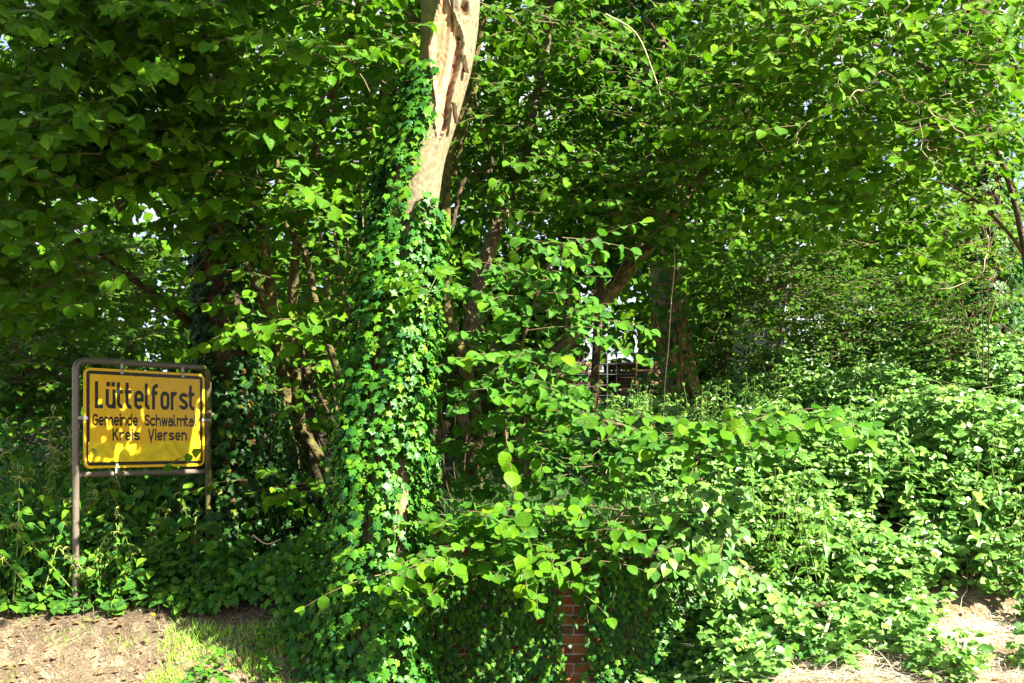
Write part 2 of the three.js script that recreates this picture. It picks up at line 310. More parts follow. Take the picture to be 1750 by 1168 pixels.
// ---------------------------------------------------------------- brick retaining wall with every brick a piece
{
  const w = thing('brick_wall', 'low red brick retaining wall half hidden under ivy', 'wall', V(0, 0, 0));
  const x0 = -0.66, x1 = 1.0, D = 7.0, yb = -0.36, pitch = 0.0675, rows = 20, r = rng(77);
  const core = new THREE.BoxGeometry(x1 - x0 - 0.012, rows * pitch, 0.22); core.translate((x0 + x1) / 2, yb + rows * pitch / 2, -D - 0.118);
  const mortarBump = dataTex(128, (u, v) => { const k = 0.5 + tile(u, v, 24, 3) * 0.9; return [k, k, k]; }, false, 6);
  part(w, 'mortar', core, std('lime_mortar', [0.60, 0.54, 0.43], 0.95, { bumpMap: mortarBump, bumpScale: 0.01 }));
  const bt = dataTex(128, (u, v) => { const k = 0.82 + tile(u, v, 16, 4) * 0.5; return [k, k * 0.96, k * 0.93]; }, true, 5);
  const bm = [[0.74, 0.26, 0.08], [0.64, 0.21, 0.07], [0.78, 0.33, 0.11], [0.48, 0.16, 0.075], [0.38, 0.23, 0.14]].map((c, i) => std('brick_clay', c, 0.9, { map: bt, bumpMap: mortarBump, bumpScale: 0.006 }));
  const brickGeo = (len) => { // chipped block: box with subdivided, jittered corners
    const g = new THREE.BoxGeometry(len, 0.055, 0.03, 4, 2, 1), p = g.attributes.position;
    for (let i = 0; i < p.count; i++) { const q = V().fromBufferAttribute(p, i); const e = fbm(q.x * 40 + len * 91, q.y * 40, q.z * 40, 2) * 0.006; const edge = Math.abs(q.y) > 0.026 || Math.abs(q.x) > len / 2 - 0.002; p.setXYZ(i, q.x * (1 - (edge ? Math.abs(e) * 1.5 : 0)), q.y - Math.sign(q.y) * Math.abs(e), q.z + (q.z > 0 ? (edge ? -0.004 : 0) + e : 0)); }
    g.computeVertexNormals(); return g;
  };
  const full = [brickGeo(0.228), brickGeo(0.2279), brickGeo(0.2281)], half = [brickGeo(0.109), brickGeo(0.1091)];
  for (let j = 0; j < rows; j++) {
    const header = j % 2; let x = x0 + (header ? 0 : 0);
    while (x < x1 - 0.05) {
      const h = header || x1 - x < 0.2, L = h ? 0.11 : 0.229; if (x + L > x1 + 0.03) break;
      const m = part(w, 'brick', h ? half[Math.floor(r() * 2)] : full[Math.floor(r() * 3)], bm[Math.floor(r() * 5)]);
      m.position.set(x + L / 2, yb + j * pitch + 0.034, -D + (r() - 0.5) * 0.006); m.rotation.z = (r() - 0.5) * 0.02; x += L + 0.010 + r() * 0.003;
    }
  }
}

// ---------------------------------------------------------------- place-name sign
{
  const A = at(140, 800, 7.0), B = at(346, 797, 7.72); // lower panel corners on the two posts' line
  const along = V(B.x - A.x, 0, B.z - A.z), W = along.length(), yaw = Math.atan2(-along.z, along.x);
  const botY = (A.y + B.y) / 2, Hh = 0.70;
  const base = onGround(A.x, -A.z, 0);
  const s = thing('town_sign', 'yellow place-name sign with black lettering in a rusty tube frame', 'sign', V(A.x, 0, A.z), yaw);
  const c = document.createElement('canvas'); c.width = 1360; c.height = 1024; const g = c.getContext('2d');
  const sx = 1360 / W, px = (m) => m * sx; const Hpx = px(Hh);
  c.height = Math.round(Hpx);
  g.fillStyle = '#efba08'; g.fillRect(0, 0, c.width, c.height);
  const r = rng(3);
  for (let i = 0; i < 900; i++) { g.fillStyle = r() < 0.6 ? 'rgba(120,85,0,0.05)' : 'rgba(255,235,120,0.05)'; const q = 4 + r() * 60; g.fillRect(r() * c.width, r() * c.height, q * 0.4, q * 1.8); }
  g.strokeStyle = '#0e0c06'; g.lineWidth = px(0.024);
  const rr = (x, y, w, h, q) => { g.beginPath(); g.moveTo(x + q, y); g.arcTo(x + w, y, x + w, y + h, q); g.arcTo(x + w, y + h, x, y + h, q); g.arcTo(x, y + h, x, y, q); g.arcTo(x, y, x + w, y, q); g.closePath(); };
  rr(px(0.029), px(0.029), c.width - px(0.058), c.height - px(0.058), px(0.016)); g.stroke();
  // lettering: plain uniform strokes, cap height 1
  function glyph(ch, w, X, sw) {
    const m = (x, y) => g.moveTo(x, y), l = (x, y) => g.lineTo(x, y), r2 = w / 2, dot = (x, y) => { g.fillRect(x - sw * 0.58, y - sw * 0.58, sw * 1.16, sw * 1.16); };
    const arc = (cx, cy, rad, a0, a1, ccw) => g.arc(cx, cy, rad, a0 * Math.PI / 180, a1 * Math.PI / 180, ccw);
    const T = 1 - sw / 2, xt = X - sw / 2, b = sw / 2; g.beginPath();
    const oo = (t) => { m(0, b + r2); l(0, t - r2); arc(r2, t - r2, r2, 180, 0, true); l(w, b + r2); arc(r2, b + r2, r2, 0, 180, true); g.closePath(); };
    const hook = (y, rad) => { arc(rad, y, rad, 180, 270, false); };
    switch (ch) {
      case 'L': m(0, 1); l(0, b); l(w * 0.92, b); g.stroke(); return w * 0.92;
      case 'u': case 'ü': m(0, X); l(0, b + r2); arc(r2, b + r2, r2, 180, 360, false); m(w, X); l(w, 0); g.stroke(); if (ch === 'ü') { dot(w * 0.14, 1 - sw * 0.6); dot(w * 0.86, 1 - sw * 0.6); } return w;
      case 't': { const q = w * 0.55; m(0, 1.0); l(0, b + q); hook(b + q, q); l(w * 0.66, b); m(-w * 0.36, xt); l(w * 0.66, xt); g.stroke(); return w * 0.66; }
      case 'e': m(0.0, X * 0.5); l(w, X * 0.5); l(w, xt - r2); arc(r2, xt - r2, r2, 0, 180, false); l(0, b + r2); arc(r2, b + r2, r2, 180, 322, false); g.stroke(); return w;
      case 'l': { const q = w * 0.45; m(0, 1); l(0, b + q); hook(b + q, q); l(w * 0.5, b); g.stroke(); return w * 0.5; }
      case 'f': { const q = w * 0.5; m(0, 0); l(0, T - q); arc(q, T - q, q, 180, 90, true); l(w * 0.7, T); m(-w * 0.34, xt); l(w * 0.62, xt); g.stroke(); return w * 0.68; }
      case 'o': oo(xt); g.stroke(); return w;
      case 'r': { const q = w * 0.55; m(0, 0); l(0, X); m(0, xt - q); arc(q, xt - q, q, 180, 70, true); g.stroke(); return w * 0.75; }
      case 's': case 'S': { const t = ch === 'S' ? T : xt, h = (t + b) / 2, q = Math.min(r2, (t - h) / 2); m(w, t - q * 0.85); g.bezierCurveTo(w, t, 0.02, t + 0.02, 0, t - q); g.bezierCurveTo(0, h + q * 0.1, w, h - q * 0.1, w, b + q); g.bezierCurveTo(w, b - 0.02, 0, b, 0, b + q * 0.85); g.stroke(); return w; }
      case 'G': m(w, T - r2 * 0.75); g.bezierCurveTo(w * 0.95, T, 0, T + 0.02, 0, T - r2 * 1.1); l(0, b + r2); arc(r2, b + r2, r2, 180, 360, false); l(w, 0.47); l(w * 0.52, 0.47); g.stroke(); return w;
      case 'm': { const q = w * 0.44; w = w * 0.88; m(0, 0); l(0, X); for (const k of [0, 1]) { m(k * w, xt - q); arc(k * w + q, xt - q, q, 180, 0, true); l((k + 1) * w, 0); } g.stroke(); return w * 2; }
      case 'n': case 'h': m(0, 0); l(0, ch === 'h' ? 1 : X); m(0, xt - r2); arc(r2, xt - r2, r2, 180, 0, true); l(w, 0); g.stroke(); return w;
      case 'i': m(0, 0); l(0, X); g.stroke(); dot(0, 1 - sw * 0.6); return 0;
      case 'd': oo(xt); m(w, 1); l(w, 0); g.stroke(); return w;
      case 'c': const cr = Math.min(r2, X * 0.28); m(w, xt - cr * 0.72); g.bezierCurveTo(w * 0.96, xt + 0.02, 0, xt + 0.04, 0, xt - cr); l(0, b + cr); g.bezierCurveTo(0, b - 0.04, w * 0.96, b - 0.02, w, b + cr * 0.72); g.stroke(); return w;
      case 'w': g.lineJoin = 'bevel'; m(0, X); l(w * 0.34, 0.03); l(w * 0.68, X - 0.03); l(w * 1.02, 0.03); l(w * 1.36, X); g.stroke(); g.lineJoin = 'miter'; return w * 1.36;
      case 'a': { const h = X * 0.56, q = h / 2 - b / 2; m(w, 0); l(w, xt - r2); arc(r2, xt - r2, r2, 0, 155, false); m(w, h); l(q, h); arc(q, (h + b) / 2, (h - b) / 2, 90, 270, false); l(w * 0.5, b); l(w, b + 0.14); g.stroke(); return w; }
      case 'K': m(0, 0); l(0, 1); m(w, 1); l(0.02, 0.42); m(w * 0.36, 0.58); l(w * 1.05, 0); g.stroke(); return w;
      case 'V': m(0, 1); l(w * 0.56, 0.02); l(w * 1.12, 1); g.stroke(); return w * 1.12;
    }
    return w;
  }
  function line(text, u0, u1, v, cap, w, X, sw, gap) { // fitted between u0 and u1 (shares of the width), v = top, cap = height (shares of the height)
    const widths = []; g.save(); g.globalAlpha = 0; g.translate(-5000, 0); for (const ch of text) widths.push(ch === ' ' ? w * 1.15 : glyph(ch, w, X, sw)); g.restore();
    let tot = widths.reduce((a, q) => a + q, 0) + gap * (text.length - 1), H0 = cap * c.height, fx = (u1 - u0) * c.width / (tot * H0);
    g.strokeStyle = g.fillStyle = '#100d06'; g.lineCap = 'butt'; g.lineJoin = 'miter'; g.lineWidth = sw;
    let x = u0 * c.width; [...text].forEach((ch, i) => { g.save(); g.translate(x, (v + cap) * c.height); g.scale(H0 * fx, -H0); if (ch !== ' ') glyph(ch, w, X, sw); g.restore(); x += (widths[i] + gap) * H0 * fx; });
  }
  line('Lüttelforst', 0.095, 0.908, 0.130, 0.270, 0.31, 0.72, 0.146, 0.195);
  line('Gemeinde Schwalmtal', 0.068, 0.928, 0.448, 0.128, 0.60, 0.74, 0.185, 0.21);
  line('Kreis Viersen', 0.225, 0.835, 0.602, 0.124, 0.58, 0.74, 0.185, 0.27);
  for (let i = 0; i < 26; i++) { g.fillStyle = 'rgba(235,230,205,0.7)'; const q = 2 + r() * 5; g.fillRect(r() * c.width, r() < 0.5 ? r() * c.height * 0.1 : r() * c.height, q, q * (1 + r())); }
  const tex = new THREE.CanvasTexture(c); tex.colorSpace = THREE.SRGBColorSpace; tex.anisotropy = 8;
  // panel: rounded plate
  const sh = new THREE.Shape(), q = 0.045; sh.moveTo(q, 0); sh.lineTo(W - q, 0); sh.absarc(W - q, q, q, -Math.PI / 2, 0); sh.lineTo(W, Hh - q); sh.absarc(W - q, Hh - q, q, 0, Math.PI / 2); sh.lineTo(q, Hh); sh.absarc(q, Hh - q, q, Math.PI / 2, Math.PI); sh.lineTo(0, q); sh.absarc(q, q, q, Math.PI, Math.PI * 1.5);
  const pg = new THREE.ExtrudeGeometry(sh, { depth: 0.006, bevelEnabled: true, bevelSize: 0.002, bevelThickness: 0.002, bevelSegments: 2, curveSegments: 10 });
  const uv = pg.attributes.uv; for (let i = 0; i < uv.count; i++) uv.setXY(i, pg.attributes.position.getX(i) / W, pg.attributes.position.getY(i) / Hh);
  pg.translate(0, botY, 0.018);
  part(s, 'panel', pg, new THREE.MeshPhysicalMaterial({ name: 'sign_enamel', map: tex, roughness: 0.42, clearcoat: 0.25, clearcoatRoughness: 0.3 }));
  // brighter strip stuck over the lowest line, with a torn upper edge
  const st = new THREE.Shape(), a0 = 0.030, a1 = W - 0.036, y0 = 0.052, y1 = 0.182; st.moveTo(a0, y0); st.lineTo(a1, y0 - 0.012); st.lineTo(a1, y1 + 0.010);
  for (let k = 0; k <= 22; k++) { const f = 1 - k / 22; st.lineTo(mix(a0, a1, f), y1 + (r() - 0.5) * 0.012 - (f > 0.35 && f < 0.55 ? 0.014 : 0) + 0.006 * f); }
  const sg = new THREE.ExtrudeGeometry(st, { depth: 0.0012, bevelEnabled: false }); sg.translate(0, botY, 0.0265);
  part(s, 'cover_strip', sg, std('yellow_foil', [1.0, 0.78, 0.01], 0.4, { map: dataTex(128, (u, v) => { const k = 0.92 + tile(u, v, 8, 3) * 0.25; return [k, k * 0.97, k * 0.9]; }, true, 2) })).userData.label = 'brighter yellow strip with a torn upper edge';
  const rust = std('rusty_tube', [0.13, 0.11, 0.088], 0.65, { bumpMap: barkBump, bumpScale: 0.002, roughnessMap: barkTex }), green = std('algae_tube', [0.27, 0.28, 0.10], 0.75, { map: barkTex, bumpMap: barkBump, bumpScale: 0.003 });
  const tube = (pts, rad, m, n) => { const k = new MB(); k.tube(pts, rad, rad, 14); return part(s, n, k.geo(), m); };
  const xl = -0.046, xr = W + 0.050, topY = botY + Hh + 0.052, gl = ground(A.x, -A.z) - 0.15, gr = ground(B.x, -B.z) - 0.15, zz = 0, rad = 0.0235;
  const corner = (x, sgn) => { const o = []; for (let k = 0; k <= 8; k++) { const a = k / 8 * Math.PI / 2; o.push(V(x + sgn * 0.07 * (1 - Math.cos(a)), topY - 0.07 + 0.07 * Math.sin(a), zz)); } return o; };
  tube([V(xl, gl, zz), V(xl, botY - 0.1, zz), V(xl, botY + 0.3, zz), ...corner(xl, 1)], rad, rust, 'post');
  tube([V(xl + 0.07, topY, zz), V(W / 2, topY, zz), V(xr - 0.07, topY, zz)], rad, rust, 'top_rail');
  tube([V(xr, gr, zz), V(xr, botY - 0.1, zz), V(xr, botY + 0.3, zz), ...corner(xr, -1)], rad, green, 'post').userData.label = 'post greened by algae';
  tube([V(xl + 0.02, botY - 0.044, zz), V(W * 0.5, botY - 0.044, zz), V(xr - 0.02, botY - 0.044, zz)], rad * 0.85, rust, 'bottom_rail');
  const steel = std('galvanised_steel', [0.42, 0.41, 0.38], 0.5, { metalness: 0.5 });
  const clamp = (x, y, turn) => { const k = new THREE.Group(); k.name = 'clamp'; s.add(k); k.position.set(x, y, 0.032); k.rotation.z = turn; const b = new THREE.BoxGeometry(0.022, 0.074, 0.004, 2, 2, 1); part(k, 'strap', b, steel); const bo = new THREE.CylinderGeometry(0.006, 0.006, 0.006, 6); bo.rotateX(Math.PI / 2); bo.translate(0, 0, 0.005); part(k, 'bolt', bo, rust); };
  for (const x of [W * 0.29, W * 0.80]) { clamp(x, botY + Hh + 0.005, 0); } clamp(W * 0.25, botY - 0.004, 0); clamp(-0.012, botY + Hh * 0.5, Math.PI / 2); clamp(W + 0.012, botY + Hh * 0.5, Math.PI / 2);
}

// ---------------------------------------------------------------- main ivy-clad tree with the broken bark
const TR = [[638, 1250, 62], [640, 1168, 58], [645, 1050, 52], [650, 900, 50], [656, 800, 49], [664, 700, 48], [676, 600, 46], [686, 500, 45], [700, 400, 45], [708, 340, 46], [716, 280, 47], [734, 220, 47], [750, 160, 48], [763, 100, 50], [768, 40, 53], [770, -20, 55], [772, -120, 54], [776, -260, 50], [790, -480, 44], [800, -800, 30]];
const TD = 6.3;
const trunkC = new THREE.CatmullRomCurve3(TR.map(([x, y]) => at(x, y, TD)), false, 'centripetal');
function trunkRadius(y) { const py = HORIZON - (y - EYE) / TD * FPX; for (let k = 0; k < TR.length - 1; k++) if (py <= TR[k][1] && py >= TR[k + 1][1]) return 0.93 * mix(TR[k][2], TR[k + 1][2], (TR[k][1] - py) / (TR[k][1] - TR[k + 1][1])) / FPX * TD; return TR[py > 1000 ? 0 : TR.length - 1][2] / FPX * TD; }
const trunkAt = (() => { const pts = trunkC.getPoints(400); return (y) => { let k = pts.findIndex((p) => p.y >= y); if (k < 0) k = pts.length - 1; if (k < 1) k = 1; const f = Math.min(1, Math.max(0, (y - pts[k - 1].y) / (pts[k].y - pts[k - 1].y || 1))); return pts[k - 1].clone().lerp(pts[k], f); }; })();
const root0 = at(640, 1230, TD); root0.y = 0;
const mainTree = thing('broadleaf_tree', 'leaning grey tree in the middle with split bark and exposed pale wood', 'tree', root0);
{
  const rings = 520, seg = 150, p = [], u = [], c = [], idx = [], yA = -0.25, yB = 7.0;
  const bark = [0.22, 0.19, 0.115], grey = [0.29, 0.26, 0.165], moss = [0.20, 0.20, 0.05], wood = [0.50, 0.31, 0.16], pale = [0.62, 0.45, 0.28], rot = [0.16, 0.065, 0.025], pink = [0.40, 0.22, 0.15];
  for (let j = 0; j <= rings; j++) {
    const f = j / rings, y = yA + (yB - yA) * (f < 0.1 ? f * 3.0 : f < 0.75 ? 0.3 + (f - 0.1) * 0.43 : 0.58 + (f - 0.75) * 1.68), cc = trunkAt(y), R = trunkRadius(y), py = HORIZON - (y - EYE) / TD * FPX;
    for (let i = 0; i <= seg; i++) {
      const a = (i / seg) * Math.PI * 2; // 0 = towards the camera, positive to the right
      const dx = Math.sin(a), dz = Math.cos(a), a0 = a > Math.PI ? a - Math.PI * 2 : a, s = Math.sin(a0); // s = place across the seen face, -1..1
      let r = R * (1 + 0.05 * fbm(dx * 1.4, y * 1.2, dz * 1.4, 3) + 0.015 * fbm(dx * 6, y * 3, dz * 6, 3));
      r += R * 0.35 * S(0.7, -0.1, y) * (0.5 + 0.5 * Math.cos(a * 5 + 1)); // root flare
      const n1 = fbm(dx * 2.2 + 5, y * 1.5, dz * 2.2, 4), n2 = fbm(dx * 9, y * 1.6, dz * 9, 3), nf = fbm(dx * 22, y * 9, dz * 22, 2);
      let col = [0, 1, 2].map((q) => mix(bark[q], grey[q], 0.35 + 0.5 * S(-0.3, 0.35, n1)) * (0.95 + nf * 0.28));
      const mo = S(0.02, 0.3, n1 + 0.06 - (a0 > 0 ? 0.1 : -0.14)) * 0.6; col = col.map((v, q) => mix(v, moss[q] * (1 + nf), mo));
      if (Math.abs(a0) < 1.7) {
        // the wound: narrow at the top, widest about half way, running down the right-hand side
        const cen = py < 100 ? mix(-0.10, 0.10, S(20, 100, py)) : mix(0.10, 0.62, S(100, 260, py)), wid = (0.06 + 0.46 * S(5, 95, py)) * (1 - 0.55 * S(110, 200, py)) * (1 - S(215, 262, py)) + 0.0001;
        const e = (s - cen + n2 * 0.10 + nf * 0.03) / wid, inW = S(1.0, 0.86, Math.abs(e)) * S(-2, 18, py) * S(266, 250, py);
        if (inW > 0) {
          r -= 0.022 * inW; r += inW * 0.006 * fbm(s * 26, y * 1.6, 4, 3);
          const st = 0.5 + 1.5 * fbm(s * 24, y * 0.9, 9, 3) - 0.55 * S(0.10, 0.2, fbm(s * 34 + 4, y * 1.3, 2, 2)); const w2 = [0, 1, 2].map((q) => mix(wood[q], pale[q], S(0.3, 0.7, st + S(60, 140, py) * 0.25)) * Math.max(0.3, 0.75 + 0.45 * st));
          col = col.map((v, q) => mix(v, w2[q], inW));
          const rotb = S(0.42, 0.75, e) * S(70, 110, py) * inW; col = col.map((v, q) => mix(v, rot[q] * (0.7 + 1.6 * Math.max(0, n2 + 0.4)), rotb * (0.7 + 0.6 * S(-0.2, 0.2, nf)))); r -= rotb * 0.012 * (1 + n2 * 2 + nf * 2);
        }
        const rim = Math.exp(-Math.pow((Math.abs(e) - 1.10) / 0.16, 2)) * S(0, 25, py) * S(262, 235, py); r += rim * 0.014 * (1 + n2 + nf); col = col.map((v, q) => mix(v, [0.40, 0.30, 0.20][q], rim * 0.7));
        // pink callus on the wound's left edge, and a knot hole higher up to the right
        const cal = Math.exp(-Math.pow((s + 0.50) / 0.17, 2) - Math.pow((py - 98) / 20, 2)); r += cal * 0.022; col = col.map((v, q) => mix(v, pink[q], S(0.3, 0.6, cal)));
        const kd = Math.hypot((s - 0.55) / 0.17, (py - 32) / 12) + n2 * 0.5; r += Math.exp(-Math.pow((kd - 1.2) / 0.5, 2)) * 0.010 - S(1.0, 0.4, kd) * 0.03; col = col.map((v, q) => mix(v, rot[q], S(1.25, 0.5, kd) * 0.9));
        const seam = Math.exp(-Math.pow((s - mix(0.06, 0.28, S(0, 90, py)) + n2 * 0.12) / 0.030, 2)) * S(120, 90, py); r -= seam * 0.02; col = col.map((v, q) => mix(v, rot[q], seam * 0.85));
        const fold = Math.exp(-Math.pow((s - mix(-0.12, -0.42, S(0, 70, py)) + n2 * 0.08) / 0.13, 2)) * S(90, 60, py); r += fold * 0.016;
      }
      p.push(cc.x + dx * r, y, cc.z + dz * r); u.push(i / seg * 1.2, y); c.push(...col.map((v) => Math.max(0.01, v)));
    }
  }
  for (let j = 0; j < rings; j++) for (let i = 0; i < seg; i++) { const q = j * (seg + 1) + i; idx.push(q, q + 1, q + seg + 1, q + 1, q + seg + 2, q + seg + 1); }
  const g = new THREE.BufferGeometry(); g.setAttribute('position', new THREE.Float32BufferAttribute(p, 3)); g.setAttribute('uv', new THREE.Float32BufferAttribute(u, 2)); g.setAttribute('color', new THREE.Float32BufferAttribute(c, 3)); g.setIndex(idx); g.computeVertexNormals();
  g.translate(-root0.x, 0, -root0.z);
  part(mainTree, 'trunk', g, M.barkV);
  limb(mainTree, 'branch', [at(735, 60, TD), at(712, 40, TD + 0.05), at(690, 10, TD + 0.1), at(660, -50, TD + 0.2), at(620, -140, TD + 0.3)], 0.030, 0.024, M.mossBark, { seg: 12, rough: 0.25 });
  limb(mainTree, 'branch', [at(800, -620, TD), V(0.3, 6.2, -5.2), V(0.8, 6.9, -3.6), V(0.6, 7.2, -2.2)], 0.09, 0.03, M.bark);
  limb(mainTree, 'branch', [at(795, -560, TD), at(600, -760, TD - 0.5), at(350, -950, TD - 0.8)], 0.09, 0.03, M.bark);
  limb(mainTree, 'branch', [at(795, -600, TD), at(760, -900, TD + 0.8), at(700, -1100, TD + 1.4)], 0.08, 0.03, M.bark);
  const F = new Foliage(11, 'hazel'); // its own crown, above the picture, that shades the left side
  F.cloud(V(0.5, 6.9, -2.4), V(2.3, 1.4, 2.5), 7500, 0.11, { clump: 0.0 });
  F.cloud(V(1.75, 5.05, -5.8), V(0.75, 0.5, 0.42), 420, 0.10, { clump: -1 });
  F.cloud(V(-2.4, 7.6, -5.6), V(3.2, 2.0, 2.8), 7500, 0.11, { clump: 0.0, seed: 2 });
  F.cloud(V(0.6, 8.4, -7.4), V(2.4, 1.8, 2.0), 4500, 0.11, { clump: 0.03, seed: 7 });
  F.build(mainTree, { massName: 'crown' });
}
// torn bark flaps beside the wound
{
  const mb = new MB(), r = rng(21), flap = (px, py, h, w, a) => { const c = at(px, py, TD), R = 0; c.z += 0.13; const m = new THREE.BoxGeometry(w, h, 0.012, 3, 6, 1), p = m.attributes.position; for (let i = 0; i < p.count; i++) { const y = p.getY(i) / h, x = p.getX(i) / w; p.setX(i, p.getX(i) + w * 0.5 * fbm(y * 5 + px, x * 2, 1, 2) - y * h * 0.25); p.setZ(i, p.getZ(i) + 0.02 * fbm(y * 4, x * 4 + px, 3, 2) + x * x * -0.03); } m.rotateY(a); m.translate(c.x, c.y, c.z); m.computeVertexNormals(); return m; };
  const gs = [flap(797, 122, 0.10, 0.035, 0.7), flap(789, 88, 0.07, 0.03, 0.5), flap(781, 205, 0.12, 0.028, 0.9)];
  gs.forEach((g) => { g.translate(-root0.x, 0, -root0.z); part(mainTree, 'bark_flap', g, std('torn_bark', [0.30, 0.17, 0.085], 0.95, { map: barkTex, bumpMap: barkBump, bumpScale: 0.01 })); });
}
// ivy on the main tree
const ivyMain = thing('ivy', 'glossy ivy climbing the leaning middle tree from ground to wound', 'climbing plant', root0.clone());
{
  const F = new Foliage(31, 'ivy'); const r = F.r;
  for (let i = 0, t = 0; i < 8200 && t < 90000; t++) {
    const py = 122 + r() * 1090, y = EYE - (py - HORIZON) / FPX * TD, a = F.rs() * 2.4, s = Math.sin(a);
    if (py < 300) { if (s > mix(-0.15, 0.08, S(125, 290, py)) + F.rs() * 0.16) continue; }
    else if (py < 420) { if (s > mix(0.1, 1.0, S(305, 385, py)) + F.rs() * 0.2) continue; }
    const cl = fbm(Math.sin(a) * 1.6 + 2, y * 2.4, Math.cos(a) * 1.6, 3);
    if (cl < -0.2) continue;
    if (py > 800 && py < 990 && s > 0.5 && s < 0.95 && r() < 0.93) continue; // bare strip of bark
    if (py > 1040 && s > 0.3 && s < 0.6 && r() < 0.8) continue;
    if (Math.abs(s + 0.02) < 0.16 && py > 330 && py < 440 && r() < 0.6) continue;
    const c = trunkAt(y), R = trunkRadius(y) * (1 + 0.4 * S(0.7, -0.1, y)) + 0.025 + Math.pow(r(), 1.6) * (0.05 + 0.06 * S(200, 700, py)) + (s < -0.3 ? (0.05 + 0.05 * S(150, 350, py)) * r() : 0);
    const out = V(s, 0, Math.cos(a)), p = V(c.x + out.x * R, y, c.z + out.z * R);
    const tan = V(Math.cos(a), 0, -s), dir = V(0, -1, 0).addScaledVector(out, 0.28 + r() * 0.4).addScaledVector(tan, F.rs() * 0.75).addScaledVector(UPV, r() < 0.15 ? 0.9 : 0);
    F.leaf(p, dir, out.clone().add(V(0.1, 0.55, 0)).add(F.rv(0.38)), (0.036 + r() * 0.03) * (s < -0.6 ? 0.9 : 1)); i++;
  }
  for (let i = 0; i < 900; i++) { const y = -0.15 + r() * 0.95, a = F.rs() * 2.2, c = trunkAt(y), R = trunkRadius(y) * (1 + 0.42 * S(0.7, -0.1, y)) + 0.02 + r() * 0.08, o = V(Math.sin(a), 0, Math.cos(a)); if (o.x > 0.3 && o.x < 0.7 && r() < 0.7) continue; F.leaf(V(c.x + o.x * R, y, c.z + o.z * R), V(F.rs() * 0.6, -1, 0.1).addScaledVector(o, 0.3), o.clone().add(V(0.1, 0.5, 0)).add(F.rv(0.35)), 0.045 + r() * 0.03); }
  // skirt of ivy round the foot and on the bank to its left
  for (let i = 0; i < 4200; i++) {
    const x = mix(-2.35, -0.55, Math.pow(r(), 0.8)), d = 6.1 + Math.pow(r(), 0.9) * 1.85, h = 0.16 + 0.34 * S(-2.3, -1.1, x) * S(6.2, 7.2, d) + 0.1 * fbm(x * 3, d * 3, 4, 2); if (d < 6.12 + 0.68 * S(-1.2, -1.75, x) + 0.2 * fbm(x * 3, 2, 1, 2)) continue;
    const p = onGround(x, d, Math.max(0.02, h * (0.35 + 0.75 * r()))); F.leaf(p, V(F.rs() * 0.7, -0.75, 0.55 + F.rs() * 0.4), V(0.1, 0.75, 0.7).add(F.rv(0.4)), 0.036 + r() * 0.03, 0.9);
  }
  F.build(ivyMain, { parts: 300, perCell: 2 });
  const rr = rng(8); for (let k = 0; k < 9; k++) { const a0 = -0.9 + k * 0.24 + rr() * 0.1, pts = []; for (let y = 0.0; y < 3.4 - (k % 3) * 0.7 - (k > 5 ? 1.2 : 0); y += 0.16) { const a = a0 + 0.3 * fbm(y * 0.8, k * 3, 1, 2), c = trunkAt(y), R = trunkRadius(y) + 0.006 + S(0.7, -0.1, y) * 0.05; pts.push(V(c.x + Math.sin(a) * R, y, c.z + Math.cos(a) * R)); } limb(ivyMain, 'ivy_stem', pts, 0.016, 0.007, M.stem, { n: 50, seg: 6, rough: 0.3 }); }
}

// ---------------------------------------------------------------- ivy on the wall
{
  const ivy = thing('ivy', 'dense small-leaved ivy hanging over the brick wall', 'climbing plant', V(0.2, 0, -7));
  const F = new Foliage(41, 'ivy', IVY.map((c, i) => i == 0 ? [0.07, 0.20, 0.025] : c)); const r = F.r;
  for (let i = 0, t = 0; i < 6200 && t < 40000; t++) {
    const x = mix(-0.75, 1.35, r()), y = mix(-0.36, 1.05, r());
    const sx = 0.36 + (0.95 - y) * 0.10, near = Math.abs(x - sx) / (0.078 + 0.09 * fbm(y * 11, 2, 5, 2));
    if (y < 0.62 && near < 1 && r() < 0.95) continue; if (y >= 0.55 && y < 0.62 && x > 0.28 && x < 0.36 && r() < 0.9) continue;
    if (Math.hypot(x - 0.93, (y - 0.86) * 0.6) < 0.06 && r() < 0.9) continue;
    if (fbm(x * 3, y * 3, 7, 3) < -0.24) continue;
    const bulge = 0.03 + 0.10 * Math.pow(r(), 1.5) * (0.6 + fbm(x * 2.2, y * 2.2, 1, 2)); const cor = x > 1.0 ? (x - 1.0) * 0.6 : 0;
    F.leaf(V(x, y, -6.97 + bulge - cor), V(F.rs() * 0.7, -1, 0.35 + r() * 0.3), V(0.15 + F.rs() * 0.4, 0.5 + F.rs() * 0.35, 1), 0.030 + r() * 0.026); i++;
  }
  for (let i = 0; i < 2600; i++) { // on over the bank to the right of the wall
    const x = mix(0.85, 2.0, Math.pow(r(), 1.3)), d = mix(6.35, 7.6, r()); if (x > 1.5 && d < 6.9 && r() < 0.6) continue;
    F.leaf(onGround(x, d, 0.03 + r() * 0.14), V(F.rs(), -0.6, 0.5 + F.rs() * 0.5), V(0.2, 0.9, 0.6).add(F.rv(0.45)), 0.030 + r() * 0.028);
  }
  F.build(ivy, { parts: 300, perCell: 1 });
  const rr = rng(18); for (const [a, b, q] of [[[1085, 1050], [1090, 1105], [1095, 1120]], [[1072, 1065], [1078, 1100], [1090, 1125]], [[1050, 1010], [1045, 1040], [1042, 1060]], [[735, 1040], [740, 1080], [737, 1120]], [[790, 1080], [795, 1120], [795, 1160]], [[990, 1000], [1000, 1040], [1010, 1090]]]) limb(ivy, 'ivy_stem', [at(...a, 6.86), at(...b, 6.84), at(...q, 6.86)], 0.006, 0.004, M.stem, { n: 10, seg: 5 });
}

